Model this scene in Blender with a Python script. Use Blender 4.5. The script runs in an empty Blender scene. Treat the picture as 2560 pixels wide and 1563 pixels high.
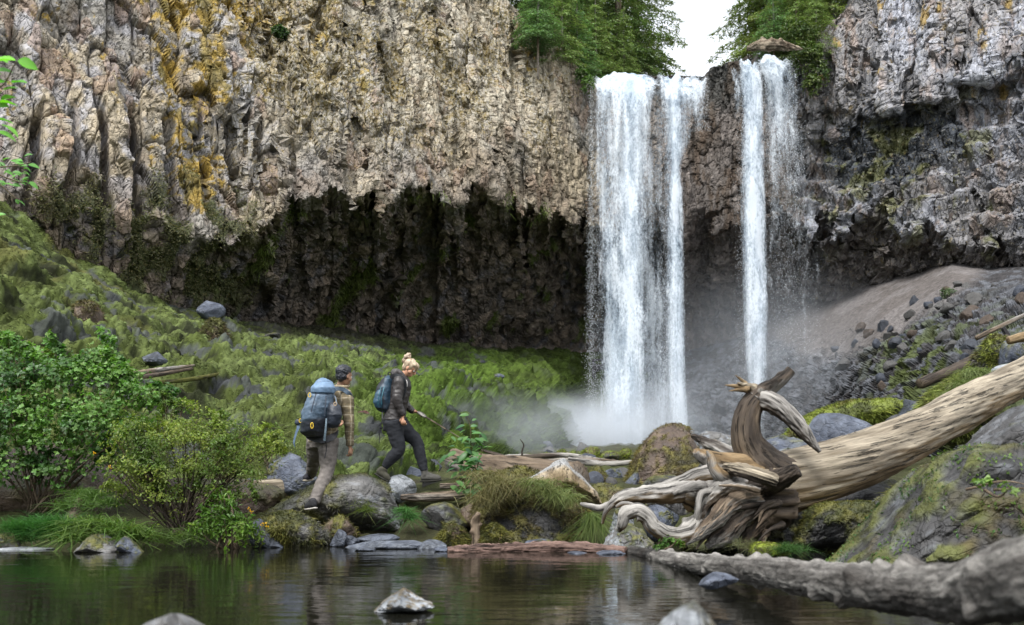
import bpy, bmesh, math, random
import numpy as np
from mathutils import Vector

# ------------------------------------------------------------------ camera, sky, sun, exposure
random.seed(7)
RNG = np.random.default_rng(11)
SC = bpy.context.scene
COL = SC.collection
F_PX, CX, HOR, CAMZ = 2490.0, 1280.0, 1190.0, 0.75      # focal length and horizon in photo pixels, eye height above the water
cam = bpy.data.cameras.new('camera'); camo = bpy.data.objects.new('camera', cam); COL.objects.link(camo)
camo.location = (0, 0, CAMZ); camo.rotation_euler = (math.pi / 2, 0, 0)
cam.sensor_width = 36; cam.lens = 36 * F_PX / 2560
cam.shift_y = (HOR - 781.5) / 2560
cam.clip_start = 0.1; cam.clip_end = 2000
cam.dof.use_dof = True; cam.dof.focus_distance = 17.0; cam.dof.aperture_fstop = 2.4
SC.camera = camo

SUN_EL, SUN_AZ = math.radians(54), math.radians(-35)     # high, behind the camera's left shoulder
world = bpy.data.worlds.new('World'); SC.world = world; world.use_nodes = True
wn = world.node_tree; wn.nodes.clear()
wo = wn.nodes.new('ShaderNodeOutputWorld'); bg = wn.nodes.new('ShaderNodeBackground')
sky = wn.nodes.new('ShaderNodeTexSky'); sky.sky_type = 'NISHITA'; sky.sun_disc = False
sky.sun_elevation = SUN_EL; sky.sun_rotation = math.radians(180) + SUN_AZ
sky.air_density = 1.0; sky.dust_density = 2.5; sky.ozone_density = 1.0
hs = wn.nodes.new('ShaderNodeHueSaturation'); hs.inputs['Saturation'].default_value = 0.3
hs.inputs['Value'].default_value = 1.0
bg.inputs['Strength'].default_value = 0.15
veil = wn.nodes.new('ShaderNodeMix'); veil.data_type = 'RGBA'; veil.inputs[0].default_value = .42; veil.inputs[7].default_value = (5.4, 5.6, 5.8, 1)   # thin white overcast over the blue
wn.links.new(sky.outputs[0], hs.inputs['Color']); wn.links.new(hs.outputs[0], veil.inputs[6]); wn.links.new(veil.outputs[2], bg.inputs[0]); wn.links.new(bg.outputs[0], wo.inputs[0])
sl = bpy.data.lights.new('sun', 'SUN'); slo = bpy.data.objects.new('sun', sl); COL.objects.link(slo)
sl.energy = 2.3; sl.angle = math.radians(18); sl.color = (1.0, 0.975, 0.94)
sd = Vector((math.sin(SUN_AZ) * math.cos(SUN_EL), -math.cos(SUN_AZ) * math.cos(SUN_EL), math.sin(SUN_EL)))  # towards the sun
slo.rotation_euler = sd.to_track_quat('Z', 'Y').to_euler()
SC.view_settings.view_transform = 'Standard'; SC.view_settings.look = 'None'
SC.view_settings.exposure = 1.12; SC.view_settings.gamma = 1; SC.view_settings.use_curve_mapping = False
SC.cycles.max_bounces = 6; SC.cycles.diffuse_bounces = 3; SC.cycles.glossy_bounces = 3
SC.cycles.transparent_max_bounces = 24; SC.cycles.volume_bounces = 1
SC.cycles.use_denoising = True
SC.cycles.volume_step_rate = 3.0; SC.cycles.volume_max_steps = 96

# ------------------------------------------------------------------ helpers
def P(px, py, Y):
    """a point of the place seen at photo pixel (px, py) at Y metres from the camera"""
    px = np.asarray(px, float); py = np.asarray(py, float); Y = np.asarray(Y, float)
    px, py, Y = np.broadcast_arrays(px, py, Y)
    return np.stack([(px - CX) / F_PX * Y, Y, CAMZ + (HOR - py) / F_PX * Y], -1)

def _h(ix, iy, iz, s):
    h = (ix.astype(np.int64) * 374761393 + iy.astype(np.int64) * 668265263 + iz.astype(np.int64) * 2147483647 + s * 974634777) & 0xffffffff
    h = ((h ^ (h >> 13)) * 1274126177) & 0xffffffff
    h = ((h ^ (h >> 16)) * 2246822519) & 0xffffffff
    return ((h ^ (h >> 15)) & 0xffffff) / float(0xffffff)

def vnoise(p, s=0):
    f = np.floor(p); t = p - f; t = t * t * (3 - 2 * t)
    i = f.astype(np.int64); x, y, z = i[..., 0], i[..., 1], i[..., 2]
    r = 0
    for dx in (0, 1):
        wx = t[..., 0] if dx else 1 - t[..., 0]
        for dy in (0, 1):
            wy = t[..., 1] if dy else 1 - t[..., 1]
            for dz in (0, 1):
                wz = t[..., 2] if dz else 1 - t[..., 2]
                r = r + _h(x + dx, y + dy, z + dz, s) * wx * wy * wz
    return r

def fbm(p, o=4, s=0):
    a, r, n = 1.0, 0, 0
    for k in range(o):
        r = r + a * vnoise(p * (2.03 ** k) + k * 17.3, s + k); n += a; a *= 0.5
    return r / n            # 0..1

def voro(p, s=0):
    """nearest jittered cell: F1, F2-F1, random value, random vector, offset from the cell's centre"""
    f = np.floor(p).astype(np.int64)
    b1 = np.full(p.shape[:-1], 9.0); b2 = b1.copy()
    rid = np.zeros(p.shape[:-1]); cen = np.zeros(p.shape); rv = np.zeros(p.shape)
    for dx in (-1, 0, 1):
        for dy in (-1, 0, 1):
            for dz in (-1, 0, 1):
                x, y, z = f[..., 0] + dx, f[..., 1] + dy, f[..., 2] + dz
                a, b, c = _h(x, y, z, s), _h(x, y, z, s + 1), _h(x, y, z, s + 2)
                q = np.stack([x + a, y + b, z + c], -1)
                d = np.sqrt(((p - q) ** 2).sum(-1))
                m = d < b1
                b2 = np.where(m, b1, np.minimum(b2, d)); b1 = np.where(m, d, b1)
                cen[m] = q[m]
                r = _h(x, y, z, s + 3); rid = np.where(m, r, rid)
                rv[m] = np.stack([a, r, c], -1)[m] * 2 - 1
    return b1, b2 - b1, rid, rv, p - cen

def sstep(a, b, x):
    t = np.clip((x - a) / (b - a), 0, 1); return t * t * (3 - 2 * t)

def lerp(a, b, t):
    t = np.asarray(t)[..., None]; return np.asarray(a) * (1 - t) + np.asarray(b) * t

def tag(o, label=None, cat=None, group=None, kind=None):
    if label: o['label'] = label
    if cat: o['category'] = cat
    if group: o['group'] = group
    if kind: o['kind'] = kind
    return o

def empty(name, loc=(0, 0, 0)):
    o = bpy.data.objects.new(name, None); COL.objects.link(o); o.location = loc; o.empty_display_size = .1
    return o

def mesh_np(name, V, F, mat=None, parent=None, col=None, smooth=False, fl=None, attrs=None):
    """V (n,3); F (m,3) or (m,4) array; col (n,3); coordinates are world ones, a parent is taken off"""
    V = np.asarray(V, np.float32).reshape(-1, 3); F = np.asarray(F, np.int32)
    if parent is not None and parent.type == 'EMPTY' or (parent is not None and tuple(parent.location) != (0, 0, 0)):
        q = parent; off = np.zeros(3)
        while q is not None: off += np.array(q.location); q = q.parent
        V = V - off.astype(np.float32)
    me = bpy.data.meshes.new(name)
    k = F.shape[1]
    me.vertices.add(len(V)); me.vertices.foreach_set('co', V.ravel())
    me.loops.add(F.size); me.loops.foreach_set('vertex_index', F.ravel())
    me.polygons.add(len(F)); me.polygons.foreach_set('loop_start', np.arange(0, F.size, k, dtype=np.int32))
    me.polygons.foreach_set('loop_total', np.full(len(F), k, np.int32))
    me.update(calc_edges=True)
    me.polygons.foreach_set('use_smooth', np.full(len(F), bool(smooth)))
    if col is not None:
        c = np.ones((len(V), 4), np.float32); c[:, :3] = np.clip(np.asarray(col, float).reshape(-1, 3), 0, 1)
        a = me.color_attributes.new('Col', 'FLOAT_COLOR', 'POINT'); a.data.foreach_set('color', c.ravel())
    for n, v in (attrs or {}).items():
        v = np.asarray(v, np.float32)
        if v.ndim == 1:
            a = me.attributes.new(n, 'FLOAT', 'POINT'); a.data.foreach_set('value', v)
        else:
            a = me.attributes.new(n, 'FLOAT_VECTOR', 'POINT'); a.data.foreach_set('vector', v.ravel())
    if mat: me.materials.append(mat)
    o = bpy.data.objects.new(name, me); COL.objects.link(o)
    if parent is not None: o.parent = parent
    return o

def gridF(nr, nc, mask=None, wrap=False):
    i = np.arange(nr * nc).reshape(nr, nc)
    if wrap:
        j = np.roll(i, -1, 1); a, b, c, d = i[:-1], j[:-1], j[1:], i[1:]
    else:
        a, b, c, d = i[:-1, :-1], i[:-1, 1:], i[1:, 1:], i[1:, :-1]
    F = np.stack([a, d, c, b], -1)
    if mask is not None: F = F[mask]
    return F.reshape(-1, 4)

def gnormal(V):
    du = np.gradient(V, axis=1); dv = np.gradient(V, axis=0)
    n = np.cross(dv, du); n /= np.linalg.norm(n, axis=-1, keepdims=True) + 1e-9
    return n

def vnormals(V, F):
    F = np.asarray(F)
    n = np.cross(V[F[:, 1]] - V[F[:, 0]], V[F[:, 2]] - V[F[:, 0]])
    N = np.zeros_like(V)
    for k in range(F.shape[1]): np.add.at(N, F[:, k], n)
    return N / (np.linalg.norm(N, axis=1, keepdims=True) + 1e-12)

# ------------------------------------------------------------------ materials
def new_mat(name):
    m = bpy.data.materials.new(name); m.use_nodes = True
    nt = m.node_tree; b = nt.nodes['Principled BSDF']
    return m, nt, b

def nd(nt, t, **kw):
    n = nt.nodes.new(t)
    for k, v in kw.items():
        if hasattr(n, k): setattr(n, k, v)
        else: n.inputs[k].default_value = v
    return n

def surf_mat(name, rough=.8, spec=.3, var=.35, vscale=3.0, bscale=12.0, bump=.5, dist=.03, vstretch=(1, 1, 1), bstretch=(1, 1, 1), coord=None, trans=0.0, speck=0, rvar=0):
    """vertex colour 'Col' broken up by noise, with fine relief"""
    m, nt, b = new_mat(name); L = nt.links.new
    at = nd(nt, 'ShaderNodeAttribute', attribute_name='Col')
    if coord: tc = nd(nt, 'ShaderNodeAttribute', attribute_name=coord); co = tc.outputs['Vector']
    else: tc = nd(nt, 'ShaderNodeTexCoord'); co = tc.outputs['Object']
    mp = nd(nt, 'ShaderNodeMapping'); mp.inputs['Scale'].default_value = vstretch; L(co, mp.inputs[0])
    n1 = nd(nt, 'ShaderNodeTexNoise'); n1.inputs['Scale'].default_value = vscale; n1.inputs['Detail'].default_value = 8; n1.inputs['Roughness'].default_value = .65
    L(mp.outputs[0], n1.inputs['Vector'])
    mr = nd(nt, 'ShaderNodeMapRange'); mr.inputs[1].default_value = .3; mr.inputs[2].default_value = .7
    mr.inputs[3].default_value = 1 - var; mr.inputs[4].default_value = 1 + var; L(n1.outputs[0], mr.inputs[0])
    vm = nd(nt, 'ShaderNodeVectorMath', operation='SCALE'); L(at.outputs['Color'], vm.inputs[0]); L(mr.outputs[0], vm.inputs['Scale'])
    L(vm.outputs[0], b.inputs['Base Color'])
    b.inputs['Roughness'].default_value = rough; b.inputs['Specular IOR Level'].default_value = spec
    if rvar:
        m2 = nd(nt, 'ShaderNodeMapRange'); m2.inputs[1].default_value = .35; m2.inputs[2].default_value = .65
        m2.inputs[3].default_value = max(.05, rough - rvar); m2.inputs[4].default_value = min(1, rough + rvar); L(n1.outputs[0], m2.inputs[0]); L(m2.outputs[0], b.inputs['Roughness'])
    if bump:
        mp2 = nd(nt, 'ShaderNodeMapping'); mp2.inputs['Scale'].default_value = bstretch; L(co, mp2.inputs[0])
        n2 = nd(nt, 'ShaderNodeTexNoise'); n2.inputs['Scale'].default_value = bscale; n2.inputs['Detail'].default_value = 6; n2.inputs['Roughness'].default_value = .7
        L(mp2.outputs[0], n2.inputs['Vector'])
        bp = nd(nt, 'ShaderNodeBump'); bp.inputs['Strength'].default_value = bump; bp.inputs['Distance'].default_value = dist
        L(n2.outputs[0], bp.inputs['Height']); L(bp.outputs[0], b.inputs['Normal'])
    return m

M_CLIFF = surf_mat('cliff_rock', rough=.75, var=.3, vscale=3.5, bscale=9, bump=.5, dist=.05, spec=.35, vstretch=(1, 1, .6), rvar=.15)
def add_fracture(m, scales=((1.5, .05), (4.0, .03)), st=(1, 1, .5)):
    nt = m.node_tree; L = nt.links.new; b = nt.nodes['Principled BSDF']; tc = nd(nt, 'ShaderNodeTexCoord')
    nz = nd(nt, 'ShaderNodeTexNoise'); nz.inputs['Scale'].default_value = 1.2; L(tc.outputs['Object'], nz.inputs['Vector'])
    ad = nd(nt, 'ShaderNodeVectorMath', operation='MULTIPLY_ADD'); ad.inputs[1].default_value = (.5, .5, .5); L(nz.outputs['Color'], ad.inputs[0]); L(tc.outputs['Object'], ad.inputs[2])
    mp = nd(nt, 'ShaderNodeMapping'); mp.inputs['Scale'].default_value = st; L(ad.outputs[0], mp.inputs[0])
    for sc, dist in scales:
        v = nd(nt, 'ShaderNodeTexVoronoi', feature='DISTANCE_TO_EDGE'); v.inputs['Scale'].default_value = sc; L(mp.outputs[0], v.inputs['Vector'])
        c = nd(nt, 'ShaderNodeTexVoronoi', feature='F1'); c.inputs['Scale'].default_value = sc; L(mp.outputs[0], c.inputs['Vector'])
        mr = nd(nt, 'ShaderNodeMapRange'); mr.inputs[2].default_value = .09; L(v.outputs['Distance'], mr.inputs[0])
        sx = nd(nt, 'ShaderNodeSeparateColor'); L(c.outputs['Color'], sx.inputs[0])
        sm = nd(nt, 'ShaderNodeMath', operation='ADD'); L(mr.outputs[0], sm.inputs[0]); L(sx.outputs[0], sm.inputs[1])
        ob = b.inputs['Normal'].links[0].from_socket; bp = nd(nt, 'ShaderNodeBump'); bp.inputs['Strength'].default_value = 1; bp.inputs['Distance'].default_value = dist
        L(sm.outputs[0], bp.inputs['Height']); L(ob, bp.inputs['Normal']); L(bp.outputs[0], b.inputs['Normal'])
add_fracture(M_CLIFF)
def add_speckle(m):
    """crusts of pale and ochre lichen, dense where attribute 'speck' is high"""
    nt = m.node_tree; L = nt.links.new; b = nt.nodes['Principled BSDF']; tc = nd(nt, 'ShaderNodeTexCoord'); sp = nd(nt, 'ShaderNodeAttribute', attribute_name='speck')
    for sc, off, colr, amt in ((5.5, 0.0, (.33, .315, .285, 1), .85), (8.5, 3.1, (.13, .105, .035, 1), .9), (3.2, 7.7, (.23, .165, .05, 1), .45)):
        mp = nd(nt, 'ShaderNodeMapping'); mp.inputs['Location'].default_value = (off, off, off); mp.inputs['Scale'].default_value = (1, 1, .75); L(tc.outputs['Object'], mp.inputs[0])
        n = nd(nt, 'ShaderNodeTexNoise'); n.inputs['Scale'].default_value = sc; n.inputs['Detail'].default_value = 9; n.inputs['Roughness'].default_value = .72; L(mp.outputs[0], n.inputs['Vector'])
        s = nd(nt, 'ShaderNodeMath', operation='MULTIPLY_ADD'); s.inputs[1].default_value = .17; L(sp.outputs['Fac'], s.inputs[0]); L(n.outputs[0], s.inputs[2])
        mr = nd(nt, 'ShaderNodeMapRange'); mr.inputs[1].default_value = .61; mr.inputs[2].default_value = .65; mr.inputs[4].default_value = amt; L(s.outputs[0], mr.inputs[0])
        mx = nd(nt, 'ShaderNodeMix', data_type='RGBA'); mx.inputs[7].default_value = colr; L(mr.outputs[0], mx.inputs[0]); L(b.inputs['Base Color'].links[0].from_socket, mx.inputs[6]); L(mx.outputs[2], b.inputs['Base Color'])
add_speckle(M_CLIFF)
M_MOSS = surf_mat('moss', rough=.95, spec=.1, var=.35, vscale=4, bscale=14, bump=.8, dist=.06)
M_GROUND = surf_mat('bare_ground', rough=.9, spec=.2, var=.4, vscale=5, bscale=9, bump=1, dist=.1)
M_ROCK = surf_mat('boulder_rock', rough=.6, spec=.4, var=.45, vscale=7, bscale=22, bump=.8, dist=.02, rvar=.2)
add_fracture(M_ROCK, ((3.5, .009), (11, .005)), (1, 1, 1))
M_FARROCK = surf_mat('rubble_rock', rough=.65, spec=.4, var=.35, vscale=3, bscale=9, bump=.7, dist=.04)
M_BLADE = surf_mat('moss_and_grass_blade', rough=.7, spec=.2, var=.1, vscale=5, bump=0)

def leaf_mat(name, rough=.45, trans=.35, spec=.5):
    m, nt, b = new_mat(name); L = nt.links.new
    at = nd(nt, 'ShaderNodeAttribute', attribute_name='Col')
    L(at.outputs['Color'], b.inputs['Base Color']); b.inputs['Roughness'].default_value = rough; b.inputs['Specular IOR Level'].default_value = spec
    tr = nd(nt, 'ShaderNodeBsdfTranslucent'); ms = nd(nt, 'ShaderNodeMixShader'); ms.inputs[0].default_value = trans
    sc = nd(nt, 'ShaderNodeVectorMath', operation='MULTIPLY'); sc.inputs[1].default_value = (1.3, 1.5, .6)
    L(at.outputs['Color'], sc.inputs[0]); L(sc.outputs[0], tr.inputs[0])
    out = nt.nodes['Material Output']; L(b.outputs[0], ms.inputs[1]); L(tr.outputs[0], ms.inputs[2]); L(ms.outputs[0], out.inputs[0])
    return m
M_LEAF = leaf_mat('leaf'); M_NEEDLE = leaf_mat('conifer_needles', .7, .25, .2); M_GRASS = leaf_mat('grass_blade', .55, .3, .3)
# ------------------------------------------------------------------ large structure: cliff
def xi(px, pts):
    a = np.array(pts, float); return np.interp(px, a[:, 0], a[:, 1])
FACE = [(-600, 28), (-200, 31), (0, 33), (300, 35.5), (600, 38.5), (900, 41.5), (1200, 46), (1475, 52), (1750, 56), (1950, 54), (2100, 51.5), (2300, 48.5), (2560, 45), (2900, 40), (3200, 36)]
LIP = [(-600, 430), (0, 470), (200, 520), (430, 560), (560, 600), (680, 590), (720, 480), (850, 470), (950, 500), (1090, 470), (1300, 490), (1400, 540), (1500, 560), (1750, 540), (1900, 520), (2050, 560), (2200, 545), (2450, 580), (2560, 590), (3200, 600)]
CAVE = [(-600, .5), (0, 1.0), (300, 1.6), (500, 3.0), (700, 6.5), (1000, 9.5), (1300, 10), (1500, 9), (1750, 5), (1900, 5), (2050, 5.5), (2250, 5), (2450, 4), (2700, 3), (3200, 3)]
TOPL = [(-600, -700), (1080, -300), (1180, -120), (1265, 0), (1330, 60), (1400, 125), (1450, 180), (1478, 232), (1492, 196), (1600, 186), (1760, 190), (1775, 170), (1810, 158), (1850, 150), (1872, 138), (1990, 132), (2030, 110), (2060, 80), (2130, 0), (2240, -200), (2400, -420), (3200, -600)]
EDGE2 = [(1900, 330), (1990, 245), (2150, 225), (2350, 195), (2560, 120), (3200, 60)]

def mottle(col, p, sc, a, s):
    n = fbm(p * sc, 4, s); return col * (1 + a * (n[..., None] - .5) * 2)

def build_cliff():
    nc, nr = 1060, 545
    px = np.linspace(-350, 2900, nc)[None, :] + np.zeros((nr, 1))
    v = np.linspace(0, 1, nr)[:, None]
    top = xi(px, TOPL)
    rough_top = (fbm(np.stack([px * .03, px * 0, px * 0], -1), 3, 5) - .5) * 26
    top = np.where(top > -250, top + rough_top * ((px < 1470) | (px > 2020)), top)
    bot = 1250.0
    topc = np.maximum(top, -330)
    py = topc + (bot - topc) * v
    lip = xi(px, LIP) + (fbm(np.stack([px * .018, px * 0, px * 0], -1), 5, 9) - .5) * 55
    face = xi(px, FACE)
    k = 13; ker = np.ones(k) / k
    face = np.apply_along_axis(lambda r: np.convolve(np.pad(r, k // 2, 'edge'), ker, 'valid'), 1, face)
    q0 = P(px, py, face); vr = voro(q0 * np.array([.95, .95, .13]), 47)[2]; vs = voro(q0 * np.array([1.9, 1.9, .5]), 48)[2]   # columns break off at different heights
    lip = lip + ((vr - .5) * 80 + (vs - .5) * 40) * sstep(420, 640, px)
    lean = xi(px, [(-600, 2), (600, 3.0), (1265, 5), (1475, 1), (1800, .6), (2000, 1), (2300, 2.5), (3000, 3)])
    Y = face + lean * np.clip(lip - py, 0, 2000) / 500
    t = np.clip((py - lip) / np.maximum(900 - lip, 60), 0, 1.6)
    cave = xi(px, CAVE)
    Y = Y + cave * (.36 * (1 - np.exp(-t * 4.0)) + .80 * t ** 1.15)
    # right cliff: a first undercut where the smooth columns end
    e2 = xi(px, EDGE2) + (fbm(np.stack([px * .02, px * 0 + 3, px * 0], -1), 4, 19) - .5) * 60
    m2 = sstep(1930, 2060, px)
    Y = Y + m2 * 1.5 * sstep(0, 130, py - e2) - m2 * .9 * sstep(0, 200, py - e2 - 140)
    # left: deep shaded flutes between columns
    fl = sstep(-100, 30, px) * (1 - sstep(620, 760, px)) * sstep(250, 330, py) * (1 - sstep(480, 560, py))
    # rounded tan bank in the cave floor, back wall of the amphitheatre
    V = P(px, py, Y)
    n = gnormal(V); flip = (n[..., 1] > 0); n[flip] *= -1
    # displacement
    w = V.copy()
    w += (np.stack([fbm(V * .35, 3, 31), fbm(V * .35, 3, 32), fbm(V * .35, 3, 33)], -1) - .5) * .55
    upper = 1 - sstep(-20, 60, py - lip)           # above the lip: taller columns
    D = np.zeros(px.shape)
    # joint columns (tall) : fade below the lip
    f1, e1, r1, rv1, o1 = voro(w * np.array([1.0, 1.0, .19]), 41)
    colm = (1 - .45 * sstep(-10, 80, py - lip)) * (1 - .5 * sstep(700, 1250, px) * (1 - sstep(1900, 1990, px)))
    D += colm * ((r1 - .5) * .5 + (o1 * rv1 * np.array([1, 1, .35])).sum(-1) * .32 - .30 * np.exp(-e1 / .035))
    f2, ed2, r2, rv2, o2 = voro(w * np.array([1.9, 1.9, .85]) + 3.3, 51)
    D += ((r2 - .5) * .25 + (o2 * rv2 * np.array([1, 1, .6])).sum(-1) * .13 - .12 * np.exp(-ed2 / .04)) * (.75 + .5 * sstep(.4, .6, fbm(V * .2, 2, 77)))
    f3, ed3, r3, rv3, o3 = voro(w * np.array([3.8, 3.8, 2.4]) + 9.1, 61)
    D += (r3 - .5) * .07 + (o3 * rv3).sum(-1) * .055 - .03 * np.exp(-ed3 / .06)
    f4, ed4, r4, rv4, o4 = voro(w * 8.5, 71)
    D += (r4 - .5) * .02 + (o4 * rv4).sum(-1) * .014
    # smooth big columns in the upper right; flutes lower left
    sx = w[..., 0] * .9 + w[..., 1] * .45
    flute = np.abs(((sx * .8 + fbm(V * .3, 2, 4) * 1.2) % 1) - .5) * 2
    D -= fl * 1.5 * sstep(.62, 1.0, flute)
    D += (fbm(V * .22, 3, 81) - .5) * 1.2
    lipm = np.exp(-((py - lip) / 45.0) ** 2)
    D += lipm * (fbm(V * np.array([.9, .9, .9]), 3, 83) - .35) * .7 * sstep(500, 700, px)
    # horizontal ledges on the right wall
    led = np.abs(((w[..., 2] * .75 + w[..., 0] * .13 + fbm(V * .4, 2, 14) * 1.2) % 1) - .5) * 2
    D += m2 * sstep(0, 60, py - e2) * .55 * (led - .5)
    D *= 1 - .6 * np.exp(-((py - lip - 12) / 34) ** 2)
    fade = sstep(0, 10, py - topc)
    V = V + n * (D * (.35 + .65 * fade))[..., None]
    # ---------------- colour of the rock itself
    g = fbm(V * np.array([.5, .5, .25]), 4, 91); g2 = fbm(V * 1.6, 4, 92); g3 = fbm(V * np.array([2.5, 2.5, .8]), 3, 93)
    beige, grey, lav, brown, rust = (.275, .232, .165), (.22, .207, .185), (.26, .258, .275), (.145, .11, .08), (.22, .14, .095)
    c = lerp(beige, grey, sstep(.35, .65, g))
    c = lerp(c, np.array(lav), sstep(.45, .6, g2) * (1 - sstep(500, 900, px)) * .8)
    c = lerp(c, brown, sstep(.52, .72, g3) * .55)
    c = lerp(c, rust, (r2 > .88) * .5)
    c = c * (0.78 + .44 * r1)[..., None] * (.82 + .36 * r3)[..., None]
    # pale crust on the top centre
    pale = sstep(560, 800, px) * (1 - sstep(1300, 1500, px)) * (1 - sstep(250, 420, py))
    c = lerp(c, (.38, .35, .28), pale * sstep(.42, .58, fbm(V * 4.5, 3, 101)) * .8)
    c = lerp(c, np.array(brown) * 1.15, sstep(150, 20, lip - py) * sstep(.35, .65, g2) * .5)
    # lichen
    lz = np.exp(-((px - 470) / 95.) ** 2) * (1 - sstep(470, 560, py)) * .9 + .55 * sstep(430, 560, px) * (1 - sstep(900, 1100, px)) * (1 - sstep(150, 330, py)) + .22 * sstep(1000, 1100, px) * (1 - sstep(1440, 1480, px)) * (1 - sstep(120, 260, py)) + .16 * (px < 420) * (1 - sstep(200, 320, py))
    ln = fbm(V * np.array([1.1, 1.1, .55]), 5, 111) * .55 + fbm(V * 5, 3, 112) * .45
    lm = sstep(.0, .07, ln - (.66 - .24 * lz)) * (lz > .02)
    c = lerp(c, lerp((.30, .20, .03), (.17, .135, .035), sstep(.4, .7, g2)), lm * .92)
    # lower left: green-brown hanging moss on wet, shade-darkened rock
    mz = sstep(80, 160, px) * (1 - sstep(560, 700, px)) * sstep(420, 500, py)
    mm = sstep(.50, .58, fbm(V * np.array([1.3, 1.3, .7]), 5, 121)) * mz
    wet_shade = sstep(-30, 90, py - lip + 50 * (g2 - .5)) * (1 - sstep(1560, 1700, px)) * (1 - .5 * (px < 150))  # below the lip: wet rock, with cave shade painted into its colour
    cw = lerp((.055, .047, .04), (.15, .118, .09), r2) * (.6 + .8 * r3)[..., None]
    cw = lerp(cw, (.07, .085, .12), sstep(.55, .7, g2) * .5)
    c = lerp(c, cw, wet_shade * .9)
    c = lerp(c, (.055, .07, .018), mm * .85)
    ms = sstep(.61, .68, fbm(V * np.array([.9, .9, .3]), 4, 131)) * wet_shade * sstep(480, 620, px)
    c = lerp(c, (.07, .10, .015), ms * .8)
    # the cliff behind the falls and to the right
    rb = sstep(1500, 1700, px)
    cr = lerp((.27, .28, .315), (.205, .20, .205), sstep(.35, .62, g)) * (.75 + .5 * r1)[..., None] * (.8 + .4 * r3)[..., None]
    cr = lerp(cr, (.27, .20, .16), sstep(.55, .68, g3) * .6)
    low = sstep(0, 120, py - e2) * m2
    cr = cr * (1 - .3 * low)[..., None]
    wet = np.exp(-(((px - 2190) / 190.) ** 2 + ((py - 385) / 95.) ** 2)) + .8 * np.exp(-(((px - 2330) / 80.) ** 2 + ((py - 330) / 60.) ** 2))
    wet = sstep(.35, .6, wet + .5 * (g2 - .5) + .25 * (r2 - .5))
    cr = lerp(cr, lerp((.02, .024, .028), (.055, .065, .08), r3), wet * .9)
    cr = lerp(cr, (.10, .105, .02), sstep(.55, .62, fbm(V * 1.1, 4, 141)) * np.clip(low, 0, 1) * (px < 2480) * .65)
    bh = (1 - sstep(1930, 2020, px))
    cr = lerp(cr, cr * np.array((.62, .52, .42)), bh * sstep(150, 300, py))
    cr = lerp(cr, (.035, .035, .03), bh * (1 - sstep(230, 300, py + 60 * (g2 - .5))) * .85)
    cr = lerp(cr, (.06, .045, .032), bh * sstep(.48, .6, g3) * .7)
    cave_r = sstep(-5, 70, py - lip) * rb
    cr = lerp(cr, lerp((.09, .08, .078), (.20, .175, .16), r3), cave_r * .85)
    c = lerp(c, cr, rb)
    och = sstep(.64, .68, fbm(V * np.array([1.4, 1.4, .5]), 4, 151)) * m2 * (1 - sstep(250, 300, py))
    c = lerp(c, (.30, .20, .04), och * .8)
    c = mottle(c, V, 9, .22, 161)
    # plateau behind the top edge
    back = P(px[:1], topc[:1], Y[:1] + 0); rows = []
    for k in (1.2, 6, 40):
        b = back.copy(); b[..., 1] += k; b[..., 2] -= .15 * min(k, 2); rows.append(b)
    V = np.concatenate([rows[2], rows[1], rows[0], V]); c = np.concatenate([np.full((3, nc, 3), .06), c])
    sp = (1 - sstep(-140, 20, py - lip)) * (.1 + .6 * sstep(480, 700, px) * (1 - sstep(1350, 1500, px)) * (1 - .6 * sstep(230, 420, py))) * (1 - sstep(1480, 1560, px)) * sstep(.32, .6, fbm(V[3:] * .5, 3, 171)) + .12 * (px > 1950)
    sp = np.concatenate([np.zeros((3, nc)), sp - .55 * (sp < .02)])
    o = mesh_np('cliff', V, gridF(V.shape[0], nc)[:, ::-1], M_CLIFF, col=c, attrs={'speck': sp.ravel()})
    tag(o, kind='structure')
    return V[3:], px, py
CL_V, CL_PX, CL_PY = build_cliff()

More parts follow.
